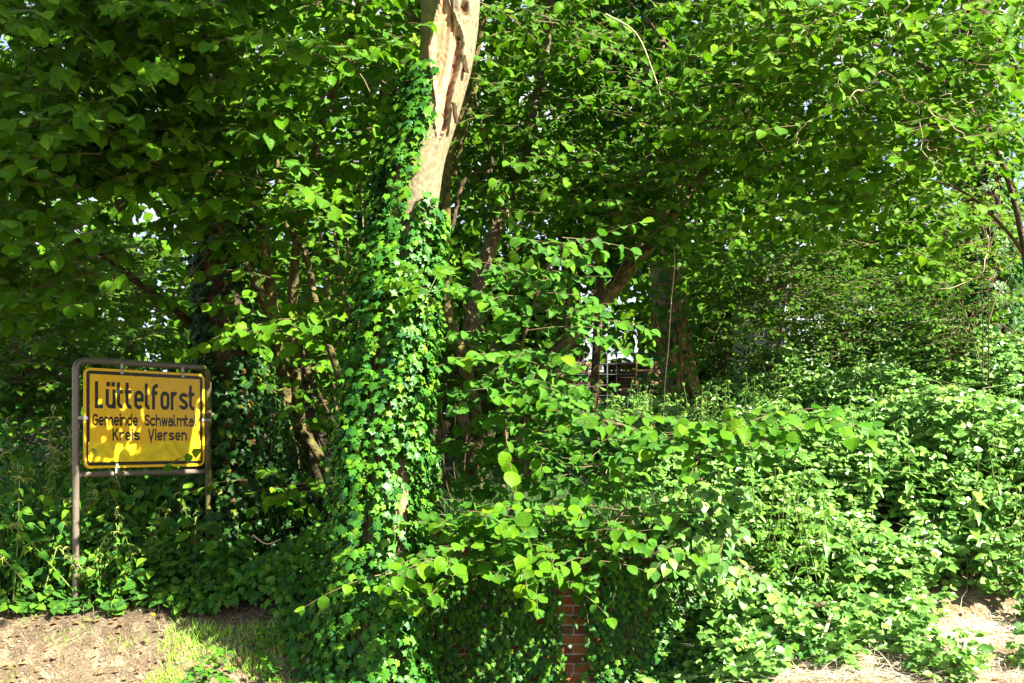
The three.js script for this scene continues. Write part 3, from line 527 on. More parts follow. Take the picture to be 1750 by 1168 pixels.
// ---------------------------------------------------------------- left ivy-clad trunk behind the sign
{
  const D = 8.1, pts = [[400, 960], [398, 850], [392, 740], [384, 620], [378, 500], [374, 380], [370, 250], [366, 60], [362, -200], [360, -500]].map(([x, y]) => at(x, y, D)); const b = pts[0].clone(); b.y = ground(b.x, D);
  const t = thing('broadleaf_tree', 'dark upright tree directly right of the yellow sign', 'tree', b);
  limb(t, 'trunk', [V(b.x, b.y - 0.2, b.z), ...pts], 0.20, 0.13, M.darkBark, { n: 80, seg: 24, rough: 0.25 });
  const F = new Foliage(51, 'hazel'); F.cloud(V(-3.2, 7.4, -9.2), V(3.2, 2.0, 2.6), 6500, 0.11, { clump: 0.02, seed: 3 }); F.build(t, { massName: 'crown' });
  const ivy = thing('ivy', 'dull dark ivy mantling the trunk beside the yellow sign', 'climbing plant', b.clone());
  const I = new Foliage(52, 'ivy', [[0.04, 0.13, 0.025], [0.03, 0.105, 0.025], [0.05, 0.155, 0.025], [0.025, 0.09, 0.025], [0.22, 0.25, 0.02], [0.13, 0.07, 0.02]]); const r = I.r, cv = new THREE.CatmullRomCurve3(pts, false, 'centripetal');
  for (let i = 0; i < 8000; i++) {
    const f = Math.pow(r(), 1.35) * 0.75, c = cv.getPoint(f), a = I.rs() * 2.2, wide = mix(0.46, 0.14, S(0.02, 0.40, f)), R = 0.17 + wide * Math.pow(r(), 0.8) * (Math.sin(a) > 0 ? 1.25 : 0.55);
    if (f > 0.34 && fbm(a, f * 22, 3, 2) < -0.02) continue;
    if (Math.abs(a - 0.1) < 0.3 && f > 0.3 && r() < 0.7) continue;
    const out = V(Math.sin(a), 0, Math.cos(a)); if (c.x + out.x * R < -2.24 && c.z + out.z * R > -7.8) continue; I.leaf(V(c.x + out.x * R, c.y, c.z + out.z * R), V(I.rs() * 0.8, -1, 0.3).addScaledVector(out, 0.3), out.clone().add(V(0.1, 0.5, 0)).add(I.rv(0.45)), 0.04 + r() * 0.034);
  }
  I.build(ivy, { parts: 200, perCell: 1, mats: { base: M.ivy.base, parts: [[0.04, 0.13, 0.025], [0.03, 0.105, 0.025], [0.05, 0.155, 0.025], [0.025, 0.09, 0.025], [0.22, 0.25, 0.02], [0.13, 0.07, 0.02]].map((c) => leafMat('ivy_leaf_dark', c, { t: 0.2, coat: 0.25, cr: 0.4 })) } });
}

// ---------------------------------------------------------------- hazels and other shrubs
// 1: the hazel overhanging the sign, filling the upper left
{
  const b = onGround(-1.85, 8.7); const t = thing('hazel_shrub', 'big hazel whose leafy boughs fill the upper left above the sign', 'shrub', b);
  const s1 = limb(t, 'stem', [V(b.x, b.y - 0.1, b.z), at(480, 600, 8.4), at(400, 420, 7.8), at(230, 200, 7.0), at(60, 60, 6.3)], 0.055, 0.014, M.mossBark);
  const s2 = limb(t, 'stem', [V(b.x + 0.1, b.y - 0.1, b.z), at(470, 560, 8.3), at(420, 250, 7.5), at(330, 40, 6.8), at(250, -150, 6.2)], 0.06, 0.016, M.mossBark);
  const s3 = limb(t, 'stem', [V(b.x - 0.1, b.y - 0.1, b.z), at(400, 700, 8.9), at(330, 560, 8.2), at(230, 480, 7.6), at(130, 410, 7.2), at(0, 400, 6.8)], 0.045, 0.012, M.darkBark);
  const s4 = limb(t, 'stem', [V(b.x + 0.15, b.y - 0.1, b.z), at(500, 500, 8.3), at(540, 250, 7.6), at(600, 60, 7.0), at(640, -120, 6.6)], 0.05, 0.016, M.mossBark);
  const limbs = [...s1, ...s2, ...s3, ...s4];
  const F = new Foliage(61, 'hazel'); const o = { limb: limbs, az: -0.4, spread: 1.7, len: 0.5, k: 8 };
  F.blob(120, 40, 6.2, 260, 170, 1.0, 190, 0.104, { ...o, seed: 1 });
  F.blob(400, 30, 6.4, 240, 150, 1.0, 180, 0.104, { ...o, seed: 2 });
  F.blob(600, 60, 7.0, 120, 170, 0.9, 70, 0.095, { ...o, seed: 3 });
  F.blob(110, 230, 6.4, 220, 120, 1.0, 150, 0.104, { ...o, seed: 4 });
  F.blob(340, 250, 6.6, 200, 110, 1.0, 150, 0.104, { ...o, seed: 5 });
  F.blob(560, 300, 7.2, 110, 110, 0.8, 60, 0.095, { ...o, seed: 6 });
  F.blob(60, 420, 6.7, 150, 130, 0.9, 110, 0.104, { ...o, seed: 7 });
  F.blob(160, 520, 7.6, 170, 70, 0.7, 50, 0.09, { ...o, seed: 8 });
  F.blob(450, 380, 7.3, 110, 60, 0.5, 36, 0.095, { ...o, seed: 9 });
  F.blob(520, 540, 8.2, 90, 60, 0.4, 26, 0.09, { ...o, seed: 10 });
  F.blob(505, 545, 6.6, 110, 60, 0.25, 24, 0.095, { ...o, seed: 44, clump: 0, len: 0.4 }); F.blob(490, 830, 7.6, 80, 24, 0.3, 10, 0.09, { ...o, seed: 11, clump: 0 });
  F.spray(at(170, 395, 5.6), V(-1, -0.1, 0.1), 0.16, 3, 0.11, {}); F.spray(at(60, 215, 5.5), V(-1, -0.05, 0.2), 0.3, 4, 0.11, {}); F.spray(at(440, 560, 7.3), V(-1, 0.05, 0.1), 0.3, 4, 0.1, {});
  F.spray(at(560, 690, 7.0), V(-1, 0.0, 0.3), 0.45, 6, 0.09, {}); F.spray(at(575, 840, 6.9), V(-1, 0.05, 0.2), 0.42, 5, 0.09, {});
  F.spray(at(360, 760, 7.15), V(-1, -0.4, 0.5), 0.3, 4, 0.085, {});
  F.build(t, { parts: 300, perCell: 1 });
}
// 2: bare leaning hazel stems between the two ivied trunks
{
  const b = onGround(-1.2, 8.3); const t = thing('hazel_shrub', 'clump of thin leaning hazel stems between the two ivied trunks', 'shrub', b);
  limb(t, 'stem', [V(b.x, b.y - 0.1, b.z), at(592, 690, 8.0), at(565, 600, 7.9), at(540, 520, 7.9), at(520, 430, 8.0), at(492, 390, 8.1), at(470, 250, 8.2)], 0.034, 0.018, M.mossBark, { rough: 0.15 });
  limb(t, 'stem', [V(b.x, b.y - 0.1, b.z), at(585, 760, 8.3), at(560, 700, 8.3), at(520, 620, 8.5), at(500, 500, 8.7)], 0.036, 0.02, M.darkBark);
  limb(t, 'stem', [V(b.x - 0.1, b.y - 0.1, b.z), at(545, 780, 8.5), at(500, 720, 8.5), at(482, 690, 8.4)], 0.05, 0.028, M.mossBark, { cap: true });
  limb(t, 'stem', [V(b.x - 0.15, b.y - 0.1, b.z), at(530, 740, 8.9), at(515, 600, 9.2), at(505, 540, 9.3)], 0.085, 0.06, M.darkBark, { cap: true });
  for (const [x, y, x2, y2, rr] of [[600, 700, 560, 330, 0.018], [590, 640, 590, 350, 0.012], [607, 640, 618, 300, 0.012], [575, 700, 530, 300, 0.02]]) limb(t, 'stem', [V(b.x + 0.05, b.y, b.z), at(x, y, 8.7), at((x + x2) / 2 + 8, (y + y2) / 2, 8.8), at(x2, y2, 9)], rr, rr * 0.6, M.twig, { seg: 6 });
  const F = new Foliage(71, 'hazel'); F.blob(520, 420, 8.8, 130, 90, 0.5, 46, 0.085, { seed: 31 }); F.blob(560, 600, 8.7, 60, 60, 0.4, 16, 0.085, { seed: 32 }); F.blob(520, 690, 8.0, 50, 40, 0.3, 12, 0.085, { seed: 33 }); F.build(t, { parts: 80, perCell: 1 });
}
// 3: centre hazel with leaning mossy limbs
{
  const b = onGround(0.05, 8.6); const t = thing('hazel_shrub', 'tall hazel behind the middle tree with mossy limbs leaning right', 'shrub', b);
  const l1 = limb(t, 'stem', [V(b.x - 0.2, b.y - 0.2, b.z), at(800, 640, 8.3), at(762, 520, 8.2), at(762, 400, 8.2), at(768, 270, 8.2), at(800, 150, 8.1), at(830, 20, 8.0)], 0.055, 0.022, M.mossBark, { rough: 0.2 });
  limb(t, 'stem', [at(775, 300, 8.2), at(800, 200, 8.3), at(818, 130, 8.4)], 0.022, 0.018, M.mossBark, { cap: true });
  limb(t, 'stem', [at(770, 400, 8.2), at(800, 300, 8.4), at(840, 290, 8.5), at(820, 200, 8.6), at(810, 150, 8.7)], 0.016, 0.010, M.darkBark);
  const l2 = limb(t, 'stem', [V(b.x, b.y - 0.2, b.z), at(800, 760, 8.4), at(820, 480, 8.6), at(850, 390, 8.7), at(885, 310, 8.9), at(910, 200, 9.0), at(935, 60, 9.2), at(950, -100, 9.3)], 0.075, 0.035, M.bark, { rough: 0.3 });
  const l3 = limb(t, 'stem', [V(b.x + 0.2, b.y - 0.2, b.z), at(880, 700, 8.4), at(960, 600, 8.5), at(1080, 460, 8.6), at(1180, 330, 8.6), at(1270, 200, 8.5), at(1390, 60, 8.3), at(1500, -60, 8.2)], 0.06, 0.028, M.mossBark, { rough: 0.25 });
  const l4 = limb(t, 'stem', [V(b.x + 0.1, b.y - 0.2, b.z), at(905, 660, 8.7), at(1000, 550, 8.9), at(1110, 400, 9), at(1210, 230, 9), at(1300, 70, 8.8), at(1350, -80, 8.8)], 0.06, 0.03, M.mossBark, { rough: 0.25 });
  const stub = (x, y, x2, y2) => limb(t, 'stem', [V(b.x - 0.1, b.y - 0.1, b.z + 0.1), at(x, y, 7.9), at(x2, y2, 7.8)], 0.05, 0.035, M.mossBark, { cap: true, seg: 8 });
  stub(800, 800, 830, 745); stub(735, 795, 765, 720); stub(815, 830, 842, 730);
  for (const [x, y, x2, y2] of [[770, 850, 752, 680], [780, 830, 778, 690], [820, 820, 845, 735], [795, 820, 800, 720]]) limb(t, 'stem', [V(b.x - 0.2, b.y, b.z + 0.2), at(x, y, 7.7), at(x2, y2, 7.7)], 0.008, 0.006, M.darkBark, { seg: 6 });
  const F = new Foliage(81, 'hazel', [[0.120, 0.31, 0.008], [0.096, 0.26, 0.008], [0.152, 0.36, 0.010], [0.080, 0.22, 0.010], [0.208, 0.41, 0.012], [0.112, 0.29, 0.015]]), o = { limb: [...l1, ...l2, ...l3, ...l4], len: 0.5, k: 8 };
  F.blob(900, 60, 8.6, 170, 190, 1.3, 170, 0.088, { ...o, seed: 12 }); F.blob(1080, 90, 9.2, 170, 190, 1.4, 170, 0.088, { ...o, seed: 13 }); F.blob(1010, 300, 9.0, 180, 120, 1.2, 150, 0.085, { ...o, seed: 14 });
  F.blob(870, 300, 8.9, 110, 130, 1.0, 80, 0.085, { ...o, seed: 15 }); F.blob(1180, 330, 8.9, 140, 130, 1.2, 130, 0.085, { ...o, seed: 16 }); F.blob(1040, 400, 9.2, 110, 60, 1.0, 50, 0.085, { ...o, seed: 17 });
  F.blob(1250, 110, 8.8, 130, 170, 1.1, 110, 0.088, { ...o, seed: 18 }); F.blob(690, 90, 8.8, 110, 190, 1.0, 90, 0.08, { ...o, seed: 19 }); F.blob(1100, 340, 8.0, 130, 70, 0.4, 50, 0.08, { ...o, seed: 41 }); F.blob(1200, 200, 8.0, 110, 130, 0.4, 60, 0.085, { ...o, seed: 42 });
  F.build(t, { geos: [...G.hazel, ...G.ovate], parts: 300, perCell: 1 });
}
// ivy mass hanging high in the centre
{
  const c = at(1060, 230, 10); const t = thing('ivy', 'dark ivy mass smothering a dead upright trunk in the upper centre', 'climbing plant', c.clone().setY(ground(c.x, 10)));
  limb(t, 'dead_trunk', [onGround(c.x - 0.3, 10), at(1030, 430, 10), at(1050, 250, 10), at(1075, 80, 10), at(1085, -120, 10)], 0.045, 0.03, M.darkBark);
  const F = new Foliage(85, 'ivy', [[0.04, 0.14, 0.025], [0.03, 0.11, 0.025], [0.05, 0.17, 0.025], [0.025, 0.1, 0.025]]), r = F.r;
  for (let i = 0; i < 2600; i++) { const y = F.rs(), px = 1055 - y * 25 + F.rs() * (105 - Math.abs(y) * 35), p = at(px, 230 + y * 240, 10 + F.rs() * 0.5); if (fbm(p.x * 2, p.y * 2, p.z * 2, 2) < -0.1) continue; F.leaf(p, V(F.rs(), -1, 0.4), V(0.1, 0.5, 0.9).add(F.rv(0.5)), 0.055 + r() * 0.035); }
  F.build(t, {});
}
// 4: hazel on the right, sunlit, with pale bare twigs
{
  const b = onGround(4.6, 9.0); const t = thing('hazel_shrub', 'sunlit hazel hanging in at the upper right with pale bare twigs', 'shrub', b);
  const l1 = limb(t, 'stem', [V(b.x, b.y - 0.1, b.z), at(1760, 500, 8.8), at(1700, 250, 8.3), at(1560, 100, 7.8), at(1400, 60, 7.4)], 0.032, 0.008, M.darkBark), l2 = limb(t, 'stem', [V(b.x, b.y - 0.1, b.z), at(1830, 400, 8.6), at(1740, 120, 8), at(1600, -60, 7.4)], 0.035, 0.010, M.darkBark), l3 = limb(t, 'stem', [V(b.x, b.y - 0.1, b.z), at(1790, 520, 8.8), at(1650, 330, 8.5), at(1500, 300, 8.2)], 0.022, 0.007, M.darkBark);
  const tw = (pts, r = 0.006) => limb(t, 'bare_twig', catmull(pts.map(([x, y]) => at(x, y, 6.6)), 9).map((p, i) => p.add(V(0.014 * Math.sin(i * 2.7 + r * 9e3), 0.012 * Math.cos(i * 3.9 + r * 7e3), 0.03 * Math.sin(i * 1.7)))), r * 0.85, r * 0.25, M.twigPale, { seg: 5, n: 24, rough: 0.3 });
  tw([[1550, 0], [1543, 30], [1530, 60], [1512, 110]], 0.009); tw([[1512, 120], [1535, 145], [1560, 175], [1575, 220], [1580, 260], [1605, 300]], 0.006); tw([[1560, 175], [1595, 190], [1625, 215], [1655, 235], [1668, 265]], 0.004); tw([[1510, 118], [1490, 140], [1455, 165], [1400, 200], [1340, 220]], 0.005);
  tw([[1455, 165], [1475, 185], [1485, 200]], 0.003); tw([[1575, 240], [1600, 262], [1610, 290]], 0.004); tw([[1395, 35], [1370, 58], [1355, 75]], 0.004); tw([[1375, 215], [1362, 230], [1374, 258]], 0.004); tw([[1610, 162], [1650, 175], [1690, 165]], 0.004); tw([[1685, 400], [1690, 430], [1660, 480], [1600, 495]], 0.005); tw([[1490, 0], [1505, 40], [1512, 65]], 0.007); tw([[1700, 225], [1725, 228], [1750, 218]], 0.004);
  const F = new Foliage(91, 'hazel', [[0.192, 0.42, 0.012], [0.152, 0.35, 0.012], [0.248, 0.49, 0.015], [0.128, 0.31, 0.012], [0.320, 0.54, 0.020], [0.176, 0.38, 0.020]]), o = { limb: [...l1, ...l2, ...l3], az: -0.6, spread: 1.9, len: 0.5, k: 8 };
  F.blob(1390, 60, 7.2, 170, 130, 0.9, 90, 0.092, { ...o, seed: 20, clump: 0 }); F.blob(1600, 40, 7.4, 190, 130, 1.0, 130, 0.092, { ...o, seed: 21 }); F.blob(1480, 210, 7.6, 170, 110, 0.9, 90, 0.09, { ...o, seed: 22 }); F.blob(1680, 200, 7.9, 130, 110, 0.9, 80, 0.09, { ...o, seed: 23 });
  F.blob(1380, 310, 8.0, 150, 80, 0.8, 60, 0.088, { ...o, seed: 24 }); F.blob(1560, 370, 8.3, 160, 80, 0.8, 60, 0.086, { ...o, seed: 25 }); F.blob(1300, 190, 7.6, 90, 110, 0.6, 40, 0.09, { ...o, seed: 26 });
  F.spray(at(1330, 85, 6.2), V(-0.5, -0.3, 0.2), 0.25, 4, 0.11, {}); F.spray(at(1350, 215, 6.4), V(-0.9, -0.2, 0.2), 0.25, 4, 0.1, {}); F.spray(at(1440, 110, 6.4), V(-0.3, -0.6, 0.3), 0.25, 4, 0.11, {}); F.spray(at(1560, 430, 7.6), V(0.9, -0.4, 0.2), 0.35, 5, 0.09, {}); F.spray(at(1700, 120, 6.6), V(0.4, -0.5, 0.3), 0.3, 5, 0.1, {});
  F.build(t, { parts: 300, perCell: 1 });
}
// 5: small hazel in front of the wall line with big round leaves
{
  const b = onGround(-0.1, 7.6); const t = thing('hazel_shrub', 'young hazel with large round leaves arching over the brick wall', 'shrub', b);
  const D = 6.5;
  const l1 = limb(t, 'stem', [V(b.x, b.y - 0.1, b.z), at(870, 700, 7.2), at(900, 560, 6.9), at(940, 450, 6.7), at(975, 410, 6.6)], 0.018, 0.006, M.twig), l2 = limb(t, 'stem', [V(b.x, b.y - 0.1, b.z), at(930, 780, 7.1), at(1000, 720, 6.8), at(1130, 745, 6.7), at(1260, 760, 6.7), at(1400, 720, 6.8)], 0.018, 0.006, M.twig);
  const l3 = limb(t, 'stem', [V(b.x, b.y - 0.1, b.z), at(900, 860, 6.9), at(830, 920, 6.5), at(720, 970, 6.1), at(640, 985, 5.95)], 0.016, 0.004, M.twig), l4 = limb(t, 'stem', [V(b.x, b.y - 0.1, b.z), at(1000, 850, 6.9), at(1060, 860, 6.6), at(1090, 910, 6.4)], 0.014, 0.004, M.twig), l5 = limb(t, 'stem', [V(b.x, b.y - 0.1, b.z), at(860, 640, 7.0), at(820, 560, 6.6), at(790, 520, 6.4)], 0.014, 0.005, M.twig);
  const F = new Foliage(101, 'hazel', [[0.115, 0.34, 0.028], [0.092, 0.28, 0.028], [0.150, 0.40, 0.03], [0.078, 0.25, 0.04], [0.185, 0.45, 0.03], [0.11, 0.31, 0.045]]), o = { limb: [...l1, ...l2, ...l3, ...l4, ...l5], az: 0.2, spread: 1.5, len: 0.34, k: 6, clump: 0, join: 0.5, reach: 0.5, jr: 0.004, face: V(0.15, 0, 0.7) };
  const bl = (x, y, rx, ry, n, d = D, s = 0.084) => F.blob(x, y, d, rx, ry, 0.3, n, s, o);
  bl(860, 740, 80, 50, 16, 7.1); bl(970, 740, 90, 40, 16, 7.1); bl(900, 820, 90, 40, 16, 7.0); bl(1010, 830, 80, 40, 12, 7.0); bl(950, 430, 60, 36, 11); bl(880, 490, 90, 50, 20, 6.6); bl(960, 560, 80, 60, 20, 6.7); bl(850, 600, 80, 60, 18, 6.6); bl(920, 650, 100, 50, 22, 6.5); bl(810, 690, 60, 50, 9, 6.6); bl(990, 690, 60, 40, 12, 6.4); bl(1040, 740, 80, 40, 16, 6.5); bl(930, 750, 80, 30, 9, 6.5);
  bl(1150, 760, 100, 40, 15, 6.5); bl(1040, 800, 60, 30, 6, 6.4); bl(830, 880, 90, 50, 20, 6.3); bl(930, 900, 90, 50, 22, 6.3); bl(1030, 920, 70, 44, 12, 6.4); bl(760, 960, 70, 26, 12, 6.0); bl(860, 960, 80, 30, 13, 6.2); bl(975, 980, 50, 30, 6, 6.2); bl(660, 985, 40, 14, 3, 5.9, 0.09);
  bl(1210, 755, 80, 34, 8, 6.5, 0.098); bl(1310, 725, 70, 26, 8, 6.5, 0.105); bl(1385, 735, 40, 18, 5, 6.5, 0.105);
  F.spray(at(864, 735, 5.9), V(-0.06, -1, 0.05), 0.72, 12, 0.105, { droop: 0, face: V(0.1, 0, 1.2) });
  F.build(t, { parts: 300, perCell: 3 });
}
// 6: lance-leaved shrub on the bank right of the wall
{
  const b = onGround(1.35, 7.5); const t = thing('leafy_shrub', 'shrub with pointed oval leaves drooping beside the wall end', 'shrub', b);
  const F = new Foliage(111, 'bramble', [[0.123, 0.36, 0.040], [0.095, 0.3, 0.050], [0.171, 0.42, 0.040], [0.114, 0.33, 0.060], [0.209, 0.45, 0.040]]);
  const l1 = limb(t, 'stem', [V(b.x, b.y - 0.05, b.z), at(1210, 860, 7.1), at(1190, 800, 6.9)], 0.012, 0.005, M.twig), l2 = limb(t, 'stem', [V(b.x, b.y - 0.05, b.z), at(1180, 880, 7.0), at(1155, 930, 6.7)], 0.012, 0.005, M.twig);
  for (const [x, y, n] of [[1190, 830, 5], [1160, 880, 6], [1200, 900, 6], [1150, 940, 5], [1225, 880, 5], [1180, 960, 4], [1245, 930, 5], [1270, 980, 4], [1120, 870, 3], [1230, 830, 4]]) F.blob(x, y, 6.75, 34, 24, 0.2, n, 0.10, { clump: 0, limb: [...l1, ...l2], join: 0.8, len: 0.3, k: 7, az: 0.2, spread: 1.6, droop: 0.14, face: V(0.2, 0, 0.7) });
  F.build(t, { geos: G.ovate, parts: 240, perCell: 3 });
}
// 7: pinnate sprig on the main tree
{
  const p0 = at(735, 500, 5.82); const t = thing('ash_sprig', 'fresh green ash sprig with paired leaflets in front of the ivied trunk', 'sprig', p0.clone());
  const F = new Foliage(121, 'hazel', [[0.16, 0.42, 0.015], [0.13, 0.38, 0.015], [0.2, 0.46, 0.02]]);
  const frond = (x, y, x2, y2, n, s) => { const a = at(x, y, 5.82), e = at(x2, y2, 5.9), m = a.clone().lerp(e, 0.5).add(V(0, 0.03, 0.02)), c = catmull([a, m, e], n); F.tw.tube(c, 0.0025, 0.0012, 4); for (let k = 2; k <= n; k++) { const d = c[k].clone().sub(c[k - 1]).normalize(), sd = V().crossVectors(d, V(0, 0.3, 1)).normalize(); for (const q of [-1, 1]) F.leaf(c[k], sd.clone().multiplyScalar(q).addScaledVector(d, 0.7).add(V(0, -0.1, 0)), V(0, 0.5, 0.8).add(F.rv(0.3)), s); } F.leaf(c[n], e.clone().sub(m), V(0, 0.5, 0.8), s); };
  frond(735, 500, 665, 485, 6, 0.055); frond(735, 495, 690, 455, 5, 0.05); frond(735, 495, 765, 460, 5, 0.055); frond(738, 505, 680, 520, 5, 0.06); frond(745, 500, 785, 505, 6, 0.034); frond(730, 515, 735, 575, 7, 0.03); frond(740, 510, 758, 555, 6, 0.03);
  const stem = catmull([at(700, 540, 6.1), at(720, 520, 6.02), p0], 8); F.tw.tube(stem, 0.004, 0.003, 5);
  F.build(t, { geos: G.ovate, parts: 140, perCell: 9, leafName: 'leaflet', twigName: 'stalk', twigMat: M.twigGreen });
}

// ---------------------------------------------------------------- tree with thick ivy stems, on the terrace
{
  const D = 12, b = onGround(at(1150, 690, D).x, D); const t = thing('broadleaf_tree', 'grey tree wrapped in thick bare ivy stems beside the firewood cage', 'tree', b);
  const pts = [[1165, 720], [1160, 670], [1150, 600], [1142, 540], [1138, 470], [1132, 380], [1128, 250], [1120, 50], [1115, -200], [1120, -500]].map(([x, y]) => at(x, y, D));
  limb(t, 'trunk', pts, 0.20, 0.15, std('ridged_grey_bark', [0.42, 0.37, 0.27], 0.95, { map: barkTex, bumpMap: barkBump, bumpScale: 0.02 }), { n: 60, seg: 24, rough: 0.3 });
  const F = new Foliage(131, 'hazel'); F.cloud(V(1.6, 7.7, -10.6), V(2.7, 1.6, 2.1), 4200, 0.12, { clump: 0.02, seed: 9 }); F.build(t, { massName: 'crown' });
  const iv = thing('ivy', 'thick bare ivy stems and a few leaves gripping the terrace tree', 'climbing plant', b.clone());
  const q = (arr, r0) => limb(iv, 'ivy_stem', arr.map(([x, y, z]) => at(x, y, D - (z ?? 0.22))), r0, r0 * 0.7, std('pale_ivy_stem', [0.62, 0.48, 0.28], 0.9, { map: barkTex, bumpMap: barkBump, bumpScale: 0.008 }), { n: 26, seg: 8, rough: 0.35 });
  q([[1195, 670], [1182, 640], [1172, 590], [1165, 540], [1160, 470]], 0.045); q([[1190, 680], [1176, 640], [1168, 600], [1158, 550], [1150, 470]], 0.035); q([[1172, 655], [1150, 620], [1128, 590], [1112, 540]], 0.03); q([[1170, 640], [1145, 600], [1125, 560], [1113, 530]], 0.026); q([[1165, 690], [1158, 640], [1152, 560], [1148, 470]], 0.028); q([[1200, 690], [1188, 640], [1176, 580], [1170, 500]], 0.03); q([[1168, 660], [1164, 610], [1160, 560], [1154, 500]], 0.03);
  const I = new Foliage(132, 'ivy'), r = I.r; for (let i = 0; i < 130; i++) I.leaf(at(1145 + I.rs() * 50, 470 + r() * 220, D - 0.3 - r() * 0.15), V(I.rs(), -1, 0.3), V(0.1, 0.5, 1).add(I.rv(0.4)), 0.06 + r() * 0.03); I.build(iv, {});
}
// ---------------------------------------------------------------- ivied tree at the right edge
{
  const D = 11.5, b = onGround(at(1690, 700, D).x, D); const t = thing('broadleaf_tree', 'dark ivied tree standing near the right edge behind the brambles', 'tree', b);
  const pts = [[1700, 760], [1690, 650], [1685, 520], [1680, 380], [1675, 250], [1670, 50], [1660, -250], [1650, -500]].map(([x, y]) => at(x, y, D)); limb(t, 'trunk', pts, 0.22, 0.15, M.darkBark, { n: 50, seg: 20 });
  const F = new Foliage(141, 'hazel'); F.cloud(V(4.4, 7.4, -9.2), V(2.5, 1.5, 1.8), 6000, 0.12, { clump: 0.05, seed: 19 }); F.build(t, { massName: 'crown' });
  const iv = thing('ivy', 'dark ivy wrapped round the tree near the right edge', 'climbing plant', b.clone()); const I = new Foliage(142, 'ivy', [[0.045, 0.16, 0.03], [0.035, 0.13, 0.03], [0.07, 0.2, 0.03], [0.03, 0.12, 0.03]]), r = I.r, cv = new THREE.CatmullRomCurve3(pts);
  for (let i = 0; i < 2300; i++) { const c = cv.getPoint(r() * 0.7), a = I.rs() * 2, R = 0.2 + 0.22 * r(), o = V(Math.sin(a), 0, Math.cos(a)); if (fbm(a, c.y * 2, 1, 2) < -0.1) continue; I.leaf(c.clone().addScaledVector(o, R), V(I.rs(), -1, 0.3), o.clone().add(V(0.1, 0.5, 0)).add(I.rv(0.4)), 0.055 + r() * 0.03); } I.build(iv, {});
}

// ---------------------------------------------------------------- firewood in a wire cage
{
  const D = 13.6, A = at(925, 700, D), B = at(1150, 700, D), y0 = ground(A.x, D) - 0.02, W = B.x - A.x, Hc = 1.0, cage = thing('wire_cage', 'rusty wire mesh cage holding split firewood', 'cage', V(A.x, y0, A.z));
  const wire = std('dark_wire', [0.10, 0.11, 0.12], 0.6, { metalness: 0.5 }), bar = (a, b, r = 0.006) => { const k = new MB(); k.tube([a, a.clone().lerp(b, 0.5), b], r, r, 6); part(cage, 'bar', k.geo(), wire); };
  for (let k = 0; k <= 14; k++) bar(V(W * k / 14, 0, 0), V(W * k / 14, Hc, 0), k % 7 ? 0.006 : 0.013); for (let k = 0; k <= 7; k++) bar(V(0, Hc * k / 7, 0.009), V(W, Hc * k / 7, 0.009)); for (const x of [0, W]) bar(V(x, 0, -0.9), V(x, Hc, -0.9), 0.013); for (const x of [0, W]) for (const y of [0.01, Hc - 0.01]) bar(V(x + 0.02, y, 0), V(x + 0.02, y, -0.9));
  const r = rng(55), gs = []; for (let k = 0; k < 5; k++) { const s = new THREE.Shape(), R = 0.07 + r() * 0.02; s.moveTo(0, 0); for (let q = 0; q <= 6; q++) { const a = q / 6 * (1.4 + k * 0.25); s.lineTo(Math.cos(a) * R * (0.94 + r() * 0.12), Math.sin(a) * R * (0.94 + r() * 0.12)); } const g = new THREE.ExtrudeGeometry(s, { depth: 0.36 + r() * 0.06, bevelEnabled: true, bevelSize: 0.004, bevelThickness: 0.004, bevelSegments: 1 }); g.center(); g.rotateY(Math.PI / 2); gs.push(g); }
  const wm = [[0.30, 0.185, 0.10], [0.24, 0.14, 0.075], [0.36, 0.25, 0.15]].map((c) => std('split_wood', c, 0.9, { map: barkTex }));
  for (let j = 0; j < 7; j++) for (let i = 0; i < 4; i++) for (let zz = 0; zz < 1; zz++) { const m = top('firewood_log', gs[Math.floor(r() * 5)], wm[Math.floor(r() * 3)]); m.position.set(A.x + 0.22 + i * 0.43 + (r() - 0.5) * 0.05, y0 + 0.08 + j * 0.128, A.z - 0.12 - r() * 0.03); m.rotation.set(r() * 6.28, (r() - 0.5) * 0.12, (r() - 0.5) * 0.08); tag(m, `split firewood log in the wire cage, ${['bottom', 'second', 'third', 'fourth', 'fifth', 'sixth', 'top'][j]} row, ${['leftmost', 'second from left', 'third from left', 'rightmost'][i]}`, 'log', 'logs stacked in the wire cage'); }
  const back = new THREE.BoxGeometry(W - 0.06, Hc - 0.1, 0.5); // the logs deeper in, seen only as dark wood between the front ones
  const rear = []; for (let j = 0; j < 7; j++) for (let i = 0; i < 4; i++) { const g = gs[(i + j) % 5].toNonIndexed ? gs[(i + j) % 5].clone() : gs[0].clone(); g.rotateX(r() * 6.28); g.translate(0.22 + i * 0.43, 0.08 + j * 0.128, -0.38); rear.push(g); } const rm = top('firewood_stack', mergeGeometries(rear), wm[1]); rm.position.set(A.x, y0, A.z); tag(rm, 'deeper rows of split firewood behind the front logs', 'firewood', null, 'stuff');
}
